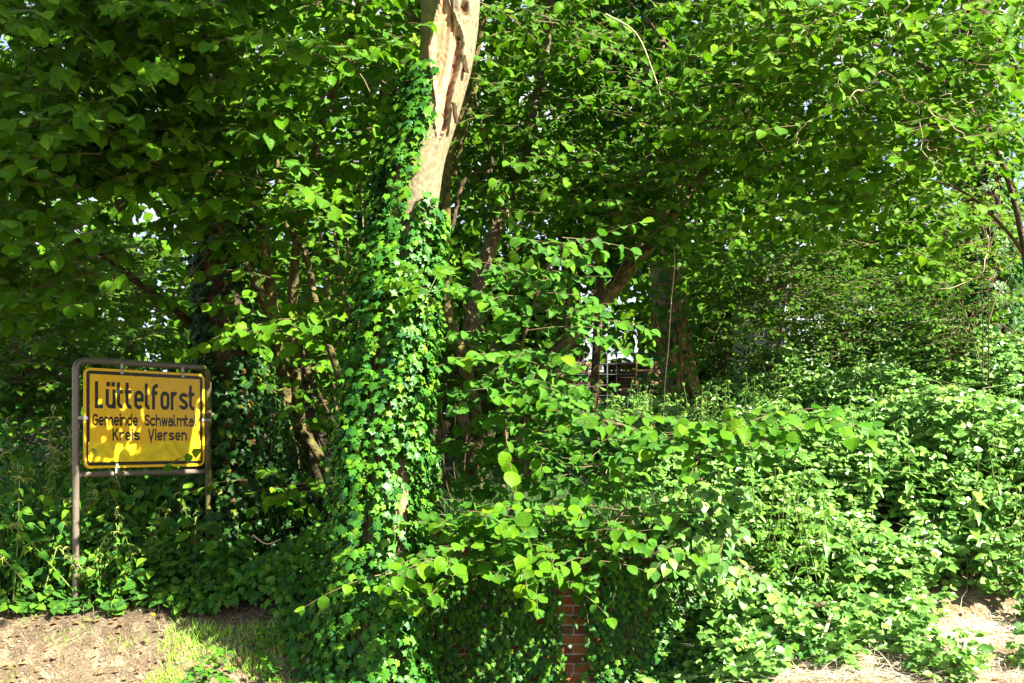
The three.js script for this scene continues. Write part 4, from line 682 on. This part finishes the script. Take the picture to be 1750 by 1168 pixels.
// ---------------------------------------------------------------- garden fence and shed behind the right side
{
  const D = 16, A = at(1290, 640, D), W = 3.4, y0 = ground(A.x, D) - 0.05, f = thing('mesh_fence', 'dark wire mesh fence panels behind the right-hand undergrowth', 'fence', V(A.x, y0, A.z), -0.08), wire = std('fence_wire', [0.035, 0.045, 0.05], 0.5, { metalness: 0.3 });
  const gs = []; for (let k = 0; k <= 52; k++) { const g = new THREE.CylinderGeometry(0.010, 0.010, 1.5, 6); g.translate(W * k / 52, 0.75, 0); gs.push(g); } for (let k = 0; k < 12; k++) { const g = new THREE.BoxGeometry(W, 0.022, 0.012); g.translate(W / 2, 0.06 + k * 0.125, 0.017); gs.push(g); }
  const wm = part(f, 'wire_mesh', mergeGeometries(gs.map((g) => g.toNonIndexed())), wire); wm.userData.kind = 'stuff'; for (const x of [0, W / 2, W]) { const g = new THREE.BoxGeometry(0.06, 1.6, 0.04, 1, 4, 1); g.translate(x, 0.8, -0.03); part(f, 'post', g, wire); }
  const P = at(1375, 640, 18), hs = thing('garden_shed', 'pale blue-grey boarded shed glimpsed through leaves on the right', 'shed', V(P.x, ground(P.x, 18) - 0.05, P.z), 0.25), bm = [[0.50, 0.58, 0.68], [0.44, 0.53, 0.64], [0.55, 0.62, 0.70]].map((c) => std('painted_board', c, 0.7)), r = rng(66);
  for (let k = 0; k < 14; k++) { const g = new THREE.BoxGeometry(0.135, 1.75, 0.022, 1, 4, 1); const m = part(hs, 'board', g, bm[Math.floor(r() * 3)]); m.position.set(-0.85 + k * 0.14, 0.875, 0.9 + (r() - 0.5) * 0.006); }
  for (const s of [-1, 1]) { const g = new THREE.BoxGeometry(0.05, 1.75, 1.75, 1, 2, 6); const m = part(hs, 'side_wall', g, bm[0]); m.position.set(s * 0.92, 0.875, 0); } const rg = new THREE.BoxGeometry(2.2, 0.06, 2.1, 4, 1, 4); const rf = part(hs, 'roof', rg, std('felt_roof', [0.08, 0.08, 0.085], 0.95, { bumpMap: soilBump, bumpScale: 0.01 })); rf.position.set(0, 1.86, 0); rf.rotation.x = 0.1;
}

// ---------------------------------------------------------------- understory on the right terrace: layered small leaves
{
  const spec = [['pale understory bush with layered sprays right of the terrace tree', 1330, 470, 11.2, 170, 110, 0.8, 280, 0.068], ['low spreading bush in front of the wire mesh fence', 1480, 560, 12.2, 190, 100, 0.7, 320, 0.066], ['bushy growth around the ivied tree at the right edge', 1660, 560, 10.8, 110, 130, 0.8, 150, 0.066], ['dim bush between the firewood cage and the young hazel', 1000, 560, 12.0, 90, 50, 0.5, 36, 0.07], ['dark bush low beside the terrace tree at its right', 1240, 590, 12.4, 70, 80, 0.6, 80, 0.066], ['bright sunlit bush high at the right edge', 1690, 390, 9.8, 110, 110, 0.8, 110, 0.066], ['shady bush left of the sign under the hazel boughs', 40, 600, 9.5, 250, 120, 0.7, 300, 0.085], ['deep green bush far left behind the shady bush', 60, 500, 12, 280, 150, 0.9, 420, 0.1], ['dark bush behind the young hazel on the terrace', 830, 690, 9.0, 120, 110, 0.5, 230, 0.075], ['leafy bush right before the pale shed', 1420, 520, 13.2, 150, 80, 0.6, 240, 0.07], ['dark bush behind the two ivied trunks', 560, 600, 11, 170, 170, 0.7, 260, 0.085]];
  spec.forEach(([label, px, py, d, rx, ry, rd, n, s], i) => {
    const c = at(px, py + ry, d), b = onGround(c.x, d); const t = thing('understory_bush', label, 'bush', b); const ls = []; for (let k = 1; k < 3; k++) ls.push(...limb(t, 'stem', [V(b.x + (k - 2) * 0.06, b.y - 0.1, b.z), at(px + (k - 2) * rx * 0.2, py + ry * 0.4, d), at(px + (k - 2) * rx * 0.42, py + ry * 0.2, d)], 0.006, 0.005, M.darkBark, { seg: 6, n: 10 }));
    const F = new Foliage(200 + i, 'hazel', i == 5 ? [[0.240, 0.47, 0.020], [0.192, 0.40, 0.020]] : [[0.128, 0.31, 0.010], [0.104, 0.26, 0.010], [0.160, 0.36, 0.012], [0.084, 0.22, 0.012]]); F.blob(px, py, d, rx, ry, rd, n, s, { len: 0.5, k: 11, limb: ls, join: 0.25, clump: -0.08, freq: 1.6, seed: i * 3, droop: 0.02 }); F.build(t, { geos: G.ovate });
  });
}
// ---------------------------------------------------------------- trees and woodland farther back
{
  const spec = [['tall distant tree behind the upper left', -6.5, 17, 2.6, 3.2, 5.0, 4200], ['distant tree seen between the two ivied trunks', -2.7, 19, 2.4, 3.0, 5.6, 3600], ['distant tree behind the mossy leaning limbs', 1.0, 18, 2.6, 3.0, 5.6, 3800], ['distant tree at the right above the fence', 5.2, 20, 2.8, 3.0, 5.4, 3300], ['distant tree beyond the right edge of the terrace', 9.0, 19, 2.8, 3.0, 5.0, 3000]];
  spec.forEach(([label, x, d, r, ry, cy, n], i) => {
    const b = onGround(x, d); const t = thing('distant_tree', label, 'tree', b); const c = limb(t, 'trunk', [V(b.x, b.y - 0.2, b.z), V(b.x + 0.1, b.y + 2, b.z), V(b.x - 0.1, b.y + 4, b.z), V(b.x, b.y + 6.5, b.z)], 0.2, 0.07, M.darkBark, { seg: 12 });
    for (let k = 0; k < 5; k++) { const a = k * 2.4 + i; limb(t, 'limb', [c[8 + k * 2], V(b.x + Math.sin(a) * 0.9, b.y + 2.8 + k * 0.5, b.z + Math.cos(a) * 0.9), V(b.x + Math.sin(a) * 1.9, b.y + 3.6 + k * 0.6, b.z + Math.cos(a) * 1.9)], 0.06, 0.02, M.darkBark, { seg: 6, n: 8 }); }
    const F = new Foliage(300 + i, 'hazel', [[0.120, 0.29, 0.012], [0.096, 0.24, 0.012], [0.144, 0.34, 0.014], [0.192, 0.39, 0.015]]); F.cloud(V(x, b.y + cy - 1.6, -d), V(r * 1.6, ry * 1.15, r * 1.2), Math.round(n * 1.7), 0.20, { clump: -0.05, seed: i * 5, freq: 0.75 }); F.cloud(V(x + 0.6, b.y + 7.4, -d + 1), V(r * 1.5, 2.6, r), n, 0.18, { clump: -0.02, seed: i * 5 + 2, freq: 0.8 }); F.build(t, { geos: G.simple, massName: 'crown' });
  });
  const F = new Foliage(320, 'hazel', [[0.112, 0.27, 0.012], [0.088, 0.22, 0.012], [0.144, 0.33, 0.015], [0.200, 0.39, 0.020]]);
  for (let k = 0; k < 26; k++) { const x = -17 + k * 1.4 + F.rs() * 0.5, d = 24 + F.rs() * 3; const gap = Math.abs(x + 8.2) < 1.0 || Math.abs(x - 1.8) < 0.9; F.cloud(V(x, ground(x, d) + (gap ? 0.5 : 1.6), -d), V(1.3, gap ? 0.7 : 2.4, 1.2), gap ? 300 : 1900, 0.25, { clump: -0.14, seed: k }); }
  const w = thing('woodland', 'far leafy woodland edge closing the view behind everything', 'woodland', V(0, 0, -24)); w.userData.kind = 'stuff'; F.build(w, { geos: G.simple });
}

// ---------------------------------------------------------------- brambles over the right bank
{
  const t = thing('bramble_thicket', 'sprawling sunlit bramble thicket covering the bank on the right', 'brambles', onGround(3, 8.2));
  const F = new Foliage(401, 'bramble'), r = F.r; const hump = (x, d) => 0.26 + 0.40 * S(6.9, 8.2, d) + 0.75 * fbm(x * 0.85, d * 0.85, 6, 3) + 0.16 * fbm(x * 2.6, d * 2.6, 2, 2) + 0.14 * S(2.0, 4, x);
  for (let i = 0, q = 0; i < 26000 && q < 160000; q++) {
    const d = 6.75 + Math.pow(r(), 0.9) * 6.6, x = mix(0.5 + S(8.5, 12, d) * -0.1, d * 0.56 + 0.8, r()); const front = 6.95 + 0.35 * fbm(x * 1.4, 3, 3, 2) + S(1.6, 1.1, x) * 0.8 + S(2.2, 3.2, x) * 0.3; if (d < front) continue;
    if (x < 0.9 && d < 9.2) continue; if (fbm(x * 0.9 + 3, d * 0.9, 1, 3) > 0.10 && r() < 0.75) continue;
    const h = hump(x, d) * (1 - 0.6 * S(9, 11, d) * S(3.2, 1.8, x)), p = onGround(x, d, Math.max(0.03, h * (0.12 + 0.88 * Math.pow(r(), 0.7)))); if (fbm(x * 2.3, h * 2, d * 2.3, 2) < -0.22) continue; const size = 0.046 + Math.pow(r(), 1.5) * 0.045;
    const up = V(0.25, 0.7, 0.8).add(F.rv(0.5)), az = r() * 6.28; // a leaf of three to five leaflets
    const n = r() < 0.6 ? 3 : 5; for (let k = 0; k < n; k++) { const a = az + (k - (n - 1) / 2) * (n == 3 ? 1.4 : 0.95), dir = V(Math.sin(a), -0.15 + F.rs() * 0.2, Math.cos(a) + 0.25); F.leaf(p.clone().addScaledVector(dir, 0.008), dir, up.clone().add(F.rv(0.25)), size * (k == (n - 1) / 2 ? 1.15 : 0.9)); }
    if (r() < 0.03) { const e = p.clone().add(V(F.rs() * 0.5, 0.1, F.rs() * 0.4)); F.tw.tube(catmull([onGround(x, d), p, e], 6), 0.004, 0.002, 4); } i++;
  }
  for (let i = 0; i < 3600; i++) { const x = mix(0.9, 4.2, Math.pow(r(), 1.2)), d = 6.2 + r() * 1.0; if (fbm(x * 2, d * 2, 7, 2) < -0.12 + S(2.0, 3.2, x) * 0.22) continue; const p = onGround(x, d, 0.03 + Math.pow(r(), 1.5) * 0.22); const az = r() * 6.28; for (let k = -1; k < 2; k++) { const a = az + k * 1.4, dir = V(Math.sin(a), F.rs() * 0.45, Math.cos(a) + 0.3); F.leaf(p, dir, V(0.25, 0.65, 0.75).add(F.rv(0.6)), 0.035 + r() * 0.04); } }
  F.build(t, { geos: G.ovate, parts: 300, perCell: 1, leafName: 'leaflet', massName: 'bramble_leaves', twigName: 'canes', twigMat: M.twigGreen });
}
{ // a second kind of plant in patches among the brambles, and dead stems
  const t = thing('bank_weeds', 'patches of narrow-leaved weeds and dead stems among the brambles', 'weeds', onGround(3, 8)); t.userData.kind = 'stuff'; const F = new Foliage(404, 'bramble', [[0.15, 0.38, 0.04], [0.12, 0.32, 0.04], [0.20, 0.46, 0.05], [0.27, 0.5, 0.05]]), r = F.r, dead = new MB();
  for (let i = 0, q = 0; i < 620 && q < 20000; q++) { const d = 7.0 + r() * 4.5, x = mix(1.0, d * 0.56 + 0.6, r()); if (fbm(x * 0.9 + 3, d * 0.9, 1, 3) < 0.06 || d < 7.1 + S(1.6, 1.1, x) * 0.8) continue; const b = onGround(x, d), h = 0.35 + r() * 0.55, lean = V(F.rs() * 0.2, h, F.rs() * 0.15 + 0.1), n = 8; F.tw.tube([b, b.clone().addScaledVector(lean, 0.5), b.clone().add(lean)], 0.004, 0.002, 4); for (let k = 2; k <= n; k++) for (const sd of [0, Math.PI]) { const a = k * 1.6 + sd + F.rs() * 0.5, dir = V(Math.sin(a), -0.3, Math.cos(a)); F.leaf(b.clone().addScaledVector(lean, k / n).addScaledVector(dir, 0.01), dir, V(0.2, 0.8, 0.5).add(F.rv(0.3)), (0.05 + r() * 0.045) * (1.2 - 0.5 * k / n)); } i++; }
  for (let i = 0; i < 150; i++) { const d = 6.9 + r() * 3.5, x = mix(1.0, d * 0.55, r()), b = onGround(x, d, 0.05), e = b.clone().add(V(F.rs() * 0.45, 0.2 + r() * 0.55, 0.1 + F.rs() * 0.3)), m = b.clone().lerp(e, 0.6).add(F.rv(0.08)); dead.tube(catmull([b, m, e], 6), 0.0035, 0.0018, 4); }
  F.build(t, { geos: G.lance, twigMat: M.twigGreen }); part(t, 'dead_stems', dead.geo(), M.twigPale).userData.kind = 'stuff';
}
// tall soft weeds standing out of the brambles
{
  const r = rng(411), mkWeed = (seed, h) => { const g = new THREE.Group(), F = new Foliage(seed, 'bramble', BRAMBLE); const c = catmull([V(0, 0, 0), V(0.02, h * 0.5, 0.02), V(0.05, h, 0.06)], 14), mb = new MB(); mb.tube(c, 0.007, 0.003, 6); g.add(Object.assign(shadows(new THREE.Mesh(mb.geo(), M.twigGreen)), { name: 'stem' })); for (let k = 5; k <= 14; k++) for (const s of [0, Math.PI]) { const a = k * 1.57 + s + F.rs() * 0.4, dir = V(Math.sin(a), -0.45, Math.cos(a)); F.leaf(c[k], dir, V(0, 1, 0).add(F.rv(0.2)), (0.12 - Math.max(0, k - 10) * 0.016) * (0.85 + 0.3 * F.r())); } F.L.forEach((l) => { const m = shadows(new THREE.Mesh(G.lance[l.g % 2], M.bramble.parts[l.ci % 5])); m.name = 'leaf'; m.applyMatrix4(l.m); g.add(m); }); return g; };
  const protos = [mkWeed(412, 0.85), mkWeed(413, 0.7)]; protos.forEach((g) => tag(g, 'tall weed with long drooping leaves rising from the brambles', 'weed', 'tall weeds in the bramble thicket'));
  [[1490, 800, 8.0], [1525, 770, 8.3], [1470, 790, 8.4], [1690, 900, 7.6], [1660, 915, 7.5], [1640, 880, 7.8], [1700, 790, 8.6], [1350, 830, 7.7], [1300, 870, 7.5], [1420, 960, 7.3], [1740, 850, 8.0], [1560, 870, 7.9], [1610, 760, 9.0]].forEach(([x, y, d], i) => { const c = at(x, y, d), p = onGround(c.x, d), src = protos[i % 2]; const o = i < 2 ? src : src.clone(); o.name = numbered('tall_weed'); o.userData = { ...src.userData }; o.position.copy(p); o.rotation.y = r() * 6.28; o.scale.setScalar(0.85 + r() * 0.35); o.userData.label = 'tall weed with long drooping leaves ' + ['at the middle crest of the bramble bank', 'just right of the tallest weed on the crest', 'left of the tallest weed on the crest', 'largest leaves low at the right side of the bank', 'low right, just left of the largest-leaved weed', 'low right, second left of the largest-leaved weed', 'high at the right edge of the bank', 'right of the arching hazel branch tip', 'below the arching hazel branch', 'above the fallen log at the bank foot', 'at the far right edge, half way up', 'alone in the middle of the right bank', 'behind the others near the top of the bank'][i]; delete o.userData.group; scene.add(o); });
}
// ---------------------------------------------------------------- nettles round the sign
{
  const mkNettle = (seed, h) => { const g = new THREE.Group(), F = new Foliage(seed, 'nettle'); const n = 13, c = catmull([V(0, 0, 0), V(0.02, h * 0.5, 0.01), V(0.07, h, 0.05)], n), mb = new MB(), tas = new MB(); mb.tube(c, 0.005, 0.002, 5); g.add(Object.assign(shadows(new THREE.Mesh(mb.geo(), M.twigGreen)), { name: 'stem' }));
    for (let k = 4; k <= n; k++) for (const s of [0, Math.PI]) { const a = k * 1.57 + s + F.rs() * 0.3, o = V(Math.sin(a), 0, Math.cos(a)); F.leaf(c[k].clone().addScaledVector(o, 0.012), o.clone().add(V(0, -0.35 - F.r() * 0.3, 0)), V(0, 1, 0).addScaledVector(o, 0.4).add(F.rv(0.2)), (0.095 - Math.max(0, k - 8) * 0.011) * (0.8 + 0.4 * F.r())); if (k > 6) { for (let z = 0; z < 3; z++) { const e = c[k].clone().addScaledVector(o, 0.015 + F.r() * 0.03).add(F.rv(0.012)).add(V(0, -0.005 - F.r() * 0.02, 0)); tas.tube([c[k], e, e.clone().add(F.rv(0.01)).add(V(0, -0.012 - F.r() * 0.02, 0))], 0.003, 0.0022, 4); } } }
    F.L.forEach((l) => { const m = shadows(new THREE.Mesh(G.lance[1 - l.g % 2], M.nettle.parts[l.ci % 4])); m.name = 'leaf'; m.applyMatrix4(l.m); g.add(m); }); g.add(Object.assign(shadows(new THREE.Mesh(tas.geo(), std('nettle_flower', [0.30, 0.36, 0.07], 0.9))), { name: 'flower_tassels' })); return g; };
  const protos = [mkNettle(421, 0.85), mkNettle(422, 0.7), mkNettle(423, 1.0)], r = rng(424); let i = 0;
  const put = (x, d, label, group) => { const src = protos[i % 3], o = i < 3 ? src : src.clone(); o.name = numbered('nettle'); o.userData = {}; tag(o, label, 'nettle', group); o.position.copy(onGround(x, d)); o.rotation.set((r() - 0.5) * 0.5, r() * 6.28, -0.1 - r() * 0.45); o.scale.setScalar(0.8 + r() * 0.45); scene.add(o); i++; };
  for (let k = 0; k < 30; k++) put(mix(-3.75, -2.95, r()) + 0.0, mix(6.85, 8.0, r()), 'flowering nettle standing left of the sign', 'nettles left of the sign');
  for (let k = 0; k < 34; k++) { const x = mix(-2.95, -2.25, r()), line = 7.0 + (x + 2.99) * 1.12; put(x, line + (k % 3 == 0 ? 0.18 + r() * 0.7 : -0.12 - r() * 0.12), 'short nettle growing under the sign', 'nettles under the sign'); scene.children[scene.children.length - 1].scale.multiplyScalar(0.62); }
  for (let k = 0; k < 46; k++) { put(mix(-4.4, -2.4, r()), mix(7.9, 9.4, r()), 'tall nettle behind the sign', 'nettles behind the sign'); scene.children[scene.children.length - 1].scale.multiplyScalar(1.25); }
}
// large-leaved weeds low at the sign's foot
{
  const t = thing('broad_weeds', 'low broad-leaved weeds at the foot of the sign posts', 'weeds', onGround(-2.6, 7.0)); const F = new Foliage(431, 'nettle', [[0.08, 0.25, 0.03], [0.06, 0.21, 0.04], [0.12, 0.31, 0.03], [0.17, 0.36, 0.03]]), r = F.r;
  for (let i = 0; i < 1300; i++) { const x = mix(-3.9, -2.0, r()), d = 6.85 + 0.12 * fbm(x * 3, 1, 1, 2) + r() * 0.6, b = onGround(x, d), h = 0.06 + r() * 0.5 * S(6.8, 7.3, d); const a = r() * 6.28, dir = V(Math.sin(a), -0.3, Math.cos(a) + 0.3); F.leaf(b.clone().add(V(0, h, 0)), dir, V(0, 0.8, 0.5).add(F.rv(0.4)), 0.05 + r() * 0.06); if (i % 4 == 0) F.tw.tube([b, b.clone().add(V(0, h * 0.5, 0)), b.clone().add(V(0, h, 0))], 0.003, 0.002, 4); }
  t.userData.kind = 'stuff'; F.build(t, { geos: G.ovate, twigMat: M.twigGreen });
  const u = thing('undergrowth', 'dense soft green weeds crowding round both sign posts', 'undergrowth', onGround(-3, 7.6)); u.userData.kind = 'stuff';
  const U = new Foliage(433, 'nettle', [[0.10, 0.31, 0.04], [0.08, 0.27, 0.06], [0.15, 0.37, 0.03], [0.23, 0.44, 0.03]]), q = U.r;
  for (let i = 0; i < 9000; i++) { const x = mix(-5.0, -1.9, q()), d = 6.95 + q() * 2.6, line = 7.0 + (x + 2.99) * 1.12, front = x > -3.05 && d < line + 0.08; const hm = front ? 0.42 : mix(0.75, 1.15, S(7.2, 9, d)) * (1 + 0.5 * fbm(x * 1.6, d * 1.6, 3, 2)); const p = onGround(x, d, hm * (0.1 + 0.9 * q())), a = q() * 6.28; if (fbm(p.x * 4, p.y * 4, p.z * 4, 2) < -0.12 || (Math.abs(x + 2.33) < 0.11 && d < 7.85)) continue; U.leaf(p, V(Math.sin(a), -0.45, Math.cos(a) + 0.35), V(0, 0.75, 0.6).add(U.rv(0.4)), 0.05 + q() * 0.055); }
  U.build(u, { geos: [...G.lance, ...G.ovate], massName: 'weeds' });
}

// ---------------------------------------------------------------- grass, straw, litter
function grassPatch(name, label, cat, seed, n, place, len, w, mat, lean = 0.35) { const mb = new MB(), r = rng(seed); for (let i = 0; i < n; i++) { const p = place(r); if (!p) continue; const a = r() * 6.28, dir = V((r() - 0.5) * lean * 2, 1, (r() - 0.5) * lean * 2).normalize(), bend = V(Math.sin(a) * 0.5, -0.3 * r(), Math.cos(a) * 0.5), b = r() * 6.28; mb.blade(p, dir, bend, len * (0.5 + r()), w * (0.6 + r() * 0.8), V(Math.cos(b), 0, Math.sin(b))); } const m = top(name, mb.geo(), mat); return tag(m, label, cat, null, 'stuff'); }
const grassMat = (c) => new THREE.MeshPhysicalMaterial({ name: 'grass_blade', color: new THREE.Color().setRGB(...c), roughness: 0.95, transmission: 0.35, thickness: 0, clearcoat: 0.2, clearcoatRoughness: 0.4, side: THREE.DoubleSide });
grassPatch('grass', 'bright green grass tufts at the edge of the bare verge', 'grass', 501, 3200, (r) => { const x = mix(-2.3, -0.9, r()), d = mix(6.0, 6.75, r()); return fbm(x * 2.2, d * 3, 5, 2) > 0.02 + S(-1.3, -0.9, x) * -0.1 - S(6.4, 6.7, d) * 0.14 + S(6.6, 6.3, d) * 0.05 - S(-1.9, -1.2, x) * 0.06 ? onGround(x, d) : null; }, 0.075, 0.0026, grassMat([0.30, 0.56, 0.03]));
grassPatch('grass', 'sparse green sprouts scattered over the sandy verge', 'grass', 502, 3000, (r) => { const x = mix(-4, -1.4, r()), d = mix(5.9, 6.9, r()); return fbm(x * 3, d * 4, 9, 2) > 0.12 ? onGround(x, d) : null; }, 0.05, 0.0035, grassMat([0.22, 0.45, 0.04]), 0.8);
grassPatch('grass', 'long dark grass on the terrace behind the brick wall', 'grass', 503, 8000, (r) => onGround(mix(-0.5, 1.5, r()), mix(7.4, 9.4, r())), 0.32, 0.0035, grassMat([0.055, 0.17, 0.018]), 0.7);
grassPatch('grass', 'dry tan straw lying over the lower right verge', 'straw', 504, 6500, (r) => { const x = mix(1.1, 4.4, r()), d = mix(6.2, 7.15, r()); return onGround(x, d, r() * 0.04); }, 0.17, 0.0022, std('dry_straw', [0.85, 0.76, 0.58], 0.85, { side: THREE.DoubleSide }), 6);
grassPatch('grass', 'thin dry stalks lying on the sandy verge by the sign', 'straw', 505, 4200, (r) => onGround(mix(-4, -1.3, r()), 6.95 - Math.pow(r(), 1.4) * 0.9, 0.004), 0.09, 0.0016, std('dry_stalk', [0.34, 0.26, 0.16], 0.9, { side: THREE.DoubleSide }), 9);
{
  const t = thing('verge_weeds', 'fresh low weeds growing in front of the ivied tree foot', 'weeds', onGround(-1.4, 6.3)); t.userData.kind = 'stuff'; const F = new Foliage(506, 'nettle', [[0.16, 0.40, 0.03], [0.12, 0.34, 0.03], [0.22, 0.48, 0.03], [0.10, 0.3, 0.05]]), r = F.r;
  for (let i = 0; i < 1500; i++) { const x = mix(-2.0, -0.7, Math.pow(r(), 0.8)), d = mix(5.95, 6.65 - 0.25 * S(-1.6, -2, x), r()); if (fbm(x * 2.5, d * 3, 2, 2) < -0.02) continue; const a = r() * 6.28; F.leaf(onGround(x, d, 0.01 + r() * 0.12), V(Math.sin(a), 0.2 + F.rs() * 0.4, Math.cos(a)), V(0, 0.85, 0.5).add(F.rv(0.4)), 0.03 + r() * 0.035); }
  F.build(t, { geos: [...G.ovate, ...G.lance] });
}
{
  const F = new Foliage(511, 'bramble', [[0.20, 0.10, 0.04], [0.28, 0.17, 0.07], [0.16, 0.08, 0.035]]), r = F.r; for (let i = 0; i < 900; i++) { const x = mix(-4, 4.3, Math.pow(r(), 1.4)), d = mix(6.1, 7.3, r()); if (x > -0.7 && x < 1 && d > 6.8) continue; const a = r() * 6.28; F.leaf(onGround(x, d, 0.008), V(Math.sin(a), 0.1, Math.cos(a)), V(0, 1, 0).add(F.rv(0.4)), 0.025 + r() * 0.03); }
  const t = thing('leaf_litter', 'dead brown leaves scattered along the foot of the bank', 'leaf litter', onGround(0, 6.4)); t.userData.kind = 'stuff'; F.build(t, { geos: G.ovate, mats: { base: new THREE.MeshStandardMaterial({ name: 'dead_leaf', roughness: 0.9, side: THREE.DoubleSide }), parts: [] } });
}
{ // small stones on the verge
  const r = rng(517), gs = [], proto = new THREE.IcosahedronGeometry(1, 1); for (let i = 0; i < 420; i++) { const x = mix(-4, -1.2, r()), d = mix(6.0, 6.95, r()), g = proto.clone(), q = 0.003 + Math.pow(r(), 4) * 0.012; g.scale(q * (0.8 + r() * 0.6), q * 0.6, q * (0.8 + r() * 0.5)); g.rotateY(r() * 6); const p = onGround(x, d, q * 0.2); g.translate(p.x, p.y, p.z); gs.push(g); }
  tag(top('gravel', mergeGeometries(gs), std('small_stone', [0.17, 0.155, 0.135], 0.95)), 'small stones scattered over the sandy verge', 'gravel', null, 'stuff');
}
{ // yellow flower in the grass
  const p = onGround(at(262, 1056, 6.75).x, 6.75), f = thing('yellow_flower', 'single small yellow flower in the grass below the sign', 'flower', p); const mb = new MB(); mb.tube([V(0, 0, 0), V(0.004, 0.03, 0), V(0, 0.06, 0)], 0.002, 0.0015, 5); part(f, 'stem', mb.geo(), M.twigGreen);
  const ym = std('yellow_petal', [0.85, 0.62, 0.01], 0.6, { side: THREE.DoubleSide }); for (let k = 0; k < 12; k++) { const m = part(f, 'petal', G.lance[1], ym); m.position.set(0, 0.06, 0); m.rotation.set(0.9 + (k % 2) * 0.25, k * 0.5236, 0, 'YXZ'); m.scale.setScalar(0.022); }
}
{ // sticks and cut wood on the right bank
  const stick = (name, label, pts, r0, r1, m) => { const p0 = at(...pts[0]); const g = thing(name, label, 'stick', p0.clone()); limb(g, 'wood', pts.map((q) => at(...q)), r0, r1, m, { seg: 10, n: 16, rough: 0.3, cap: true }); };
  stick('fallen_log', 'short weathered log lying under the brambles', [[1345, 1033, 7.0], [1375, 1036, 6.98], [1412, 1034, 6.95]], 0.028, 0.024, M.bark);
  stick('stake', 'leaning grey stick below the weathered log', [[1404, 1100, 6.55], [1412, 1075, 6.6], [1422, 1048, 6.68]], 0.013, 0.011, M.twigPale);
  stick('fallen_branch', 'thin reddish branch lying on the terrace edge behind the hazel', [[1000, 864, 7.4], [1040, 870, 7.35], [1100, 876, 7.3]], 0.008, 0.005, M.twig);
  stick('bean_pole', 'thin pale vine hanging straight down in front of the terrace tree', [[1148, 380, 8.3], [1153, 450, 8.25], [1147, 520, 8.2], [1143, 590, 8.15], [1137, 650, 8.1], [1134, 715, 8.0]], 0.0045, 0.003, M.twigPale);
  stick('fallen_branch', 'bent pale branch arching in the upper centre', [[1035, 24, 7.6], [1085, 55, 7.6], [1115, 120, 7.6], [1140, 200, 7.6]], 0.007, 0.004, M.twigPale);
  stick('fallen_branch', 'dry forked twig on the ivy left of the middle trunk', [[432, 915, 7.1], [455, 930, 7.05], [480, 922, 7.0]], 0.006, 0.003, M.twigPale);
  stick('fallen_branch', 'dark broken branch poking out of the ivy left of the trunk', [[500, 975, 6.9], [525, 1000, 6.8], [547, 1045, 6.7]], 0.012, 0.009, M.darkBark);
}

renderer.render(scene, camera);
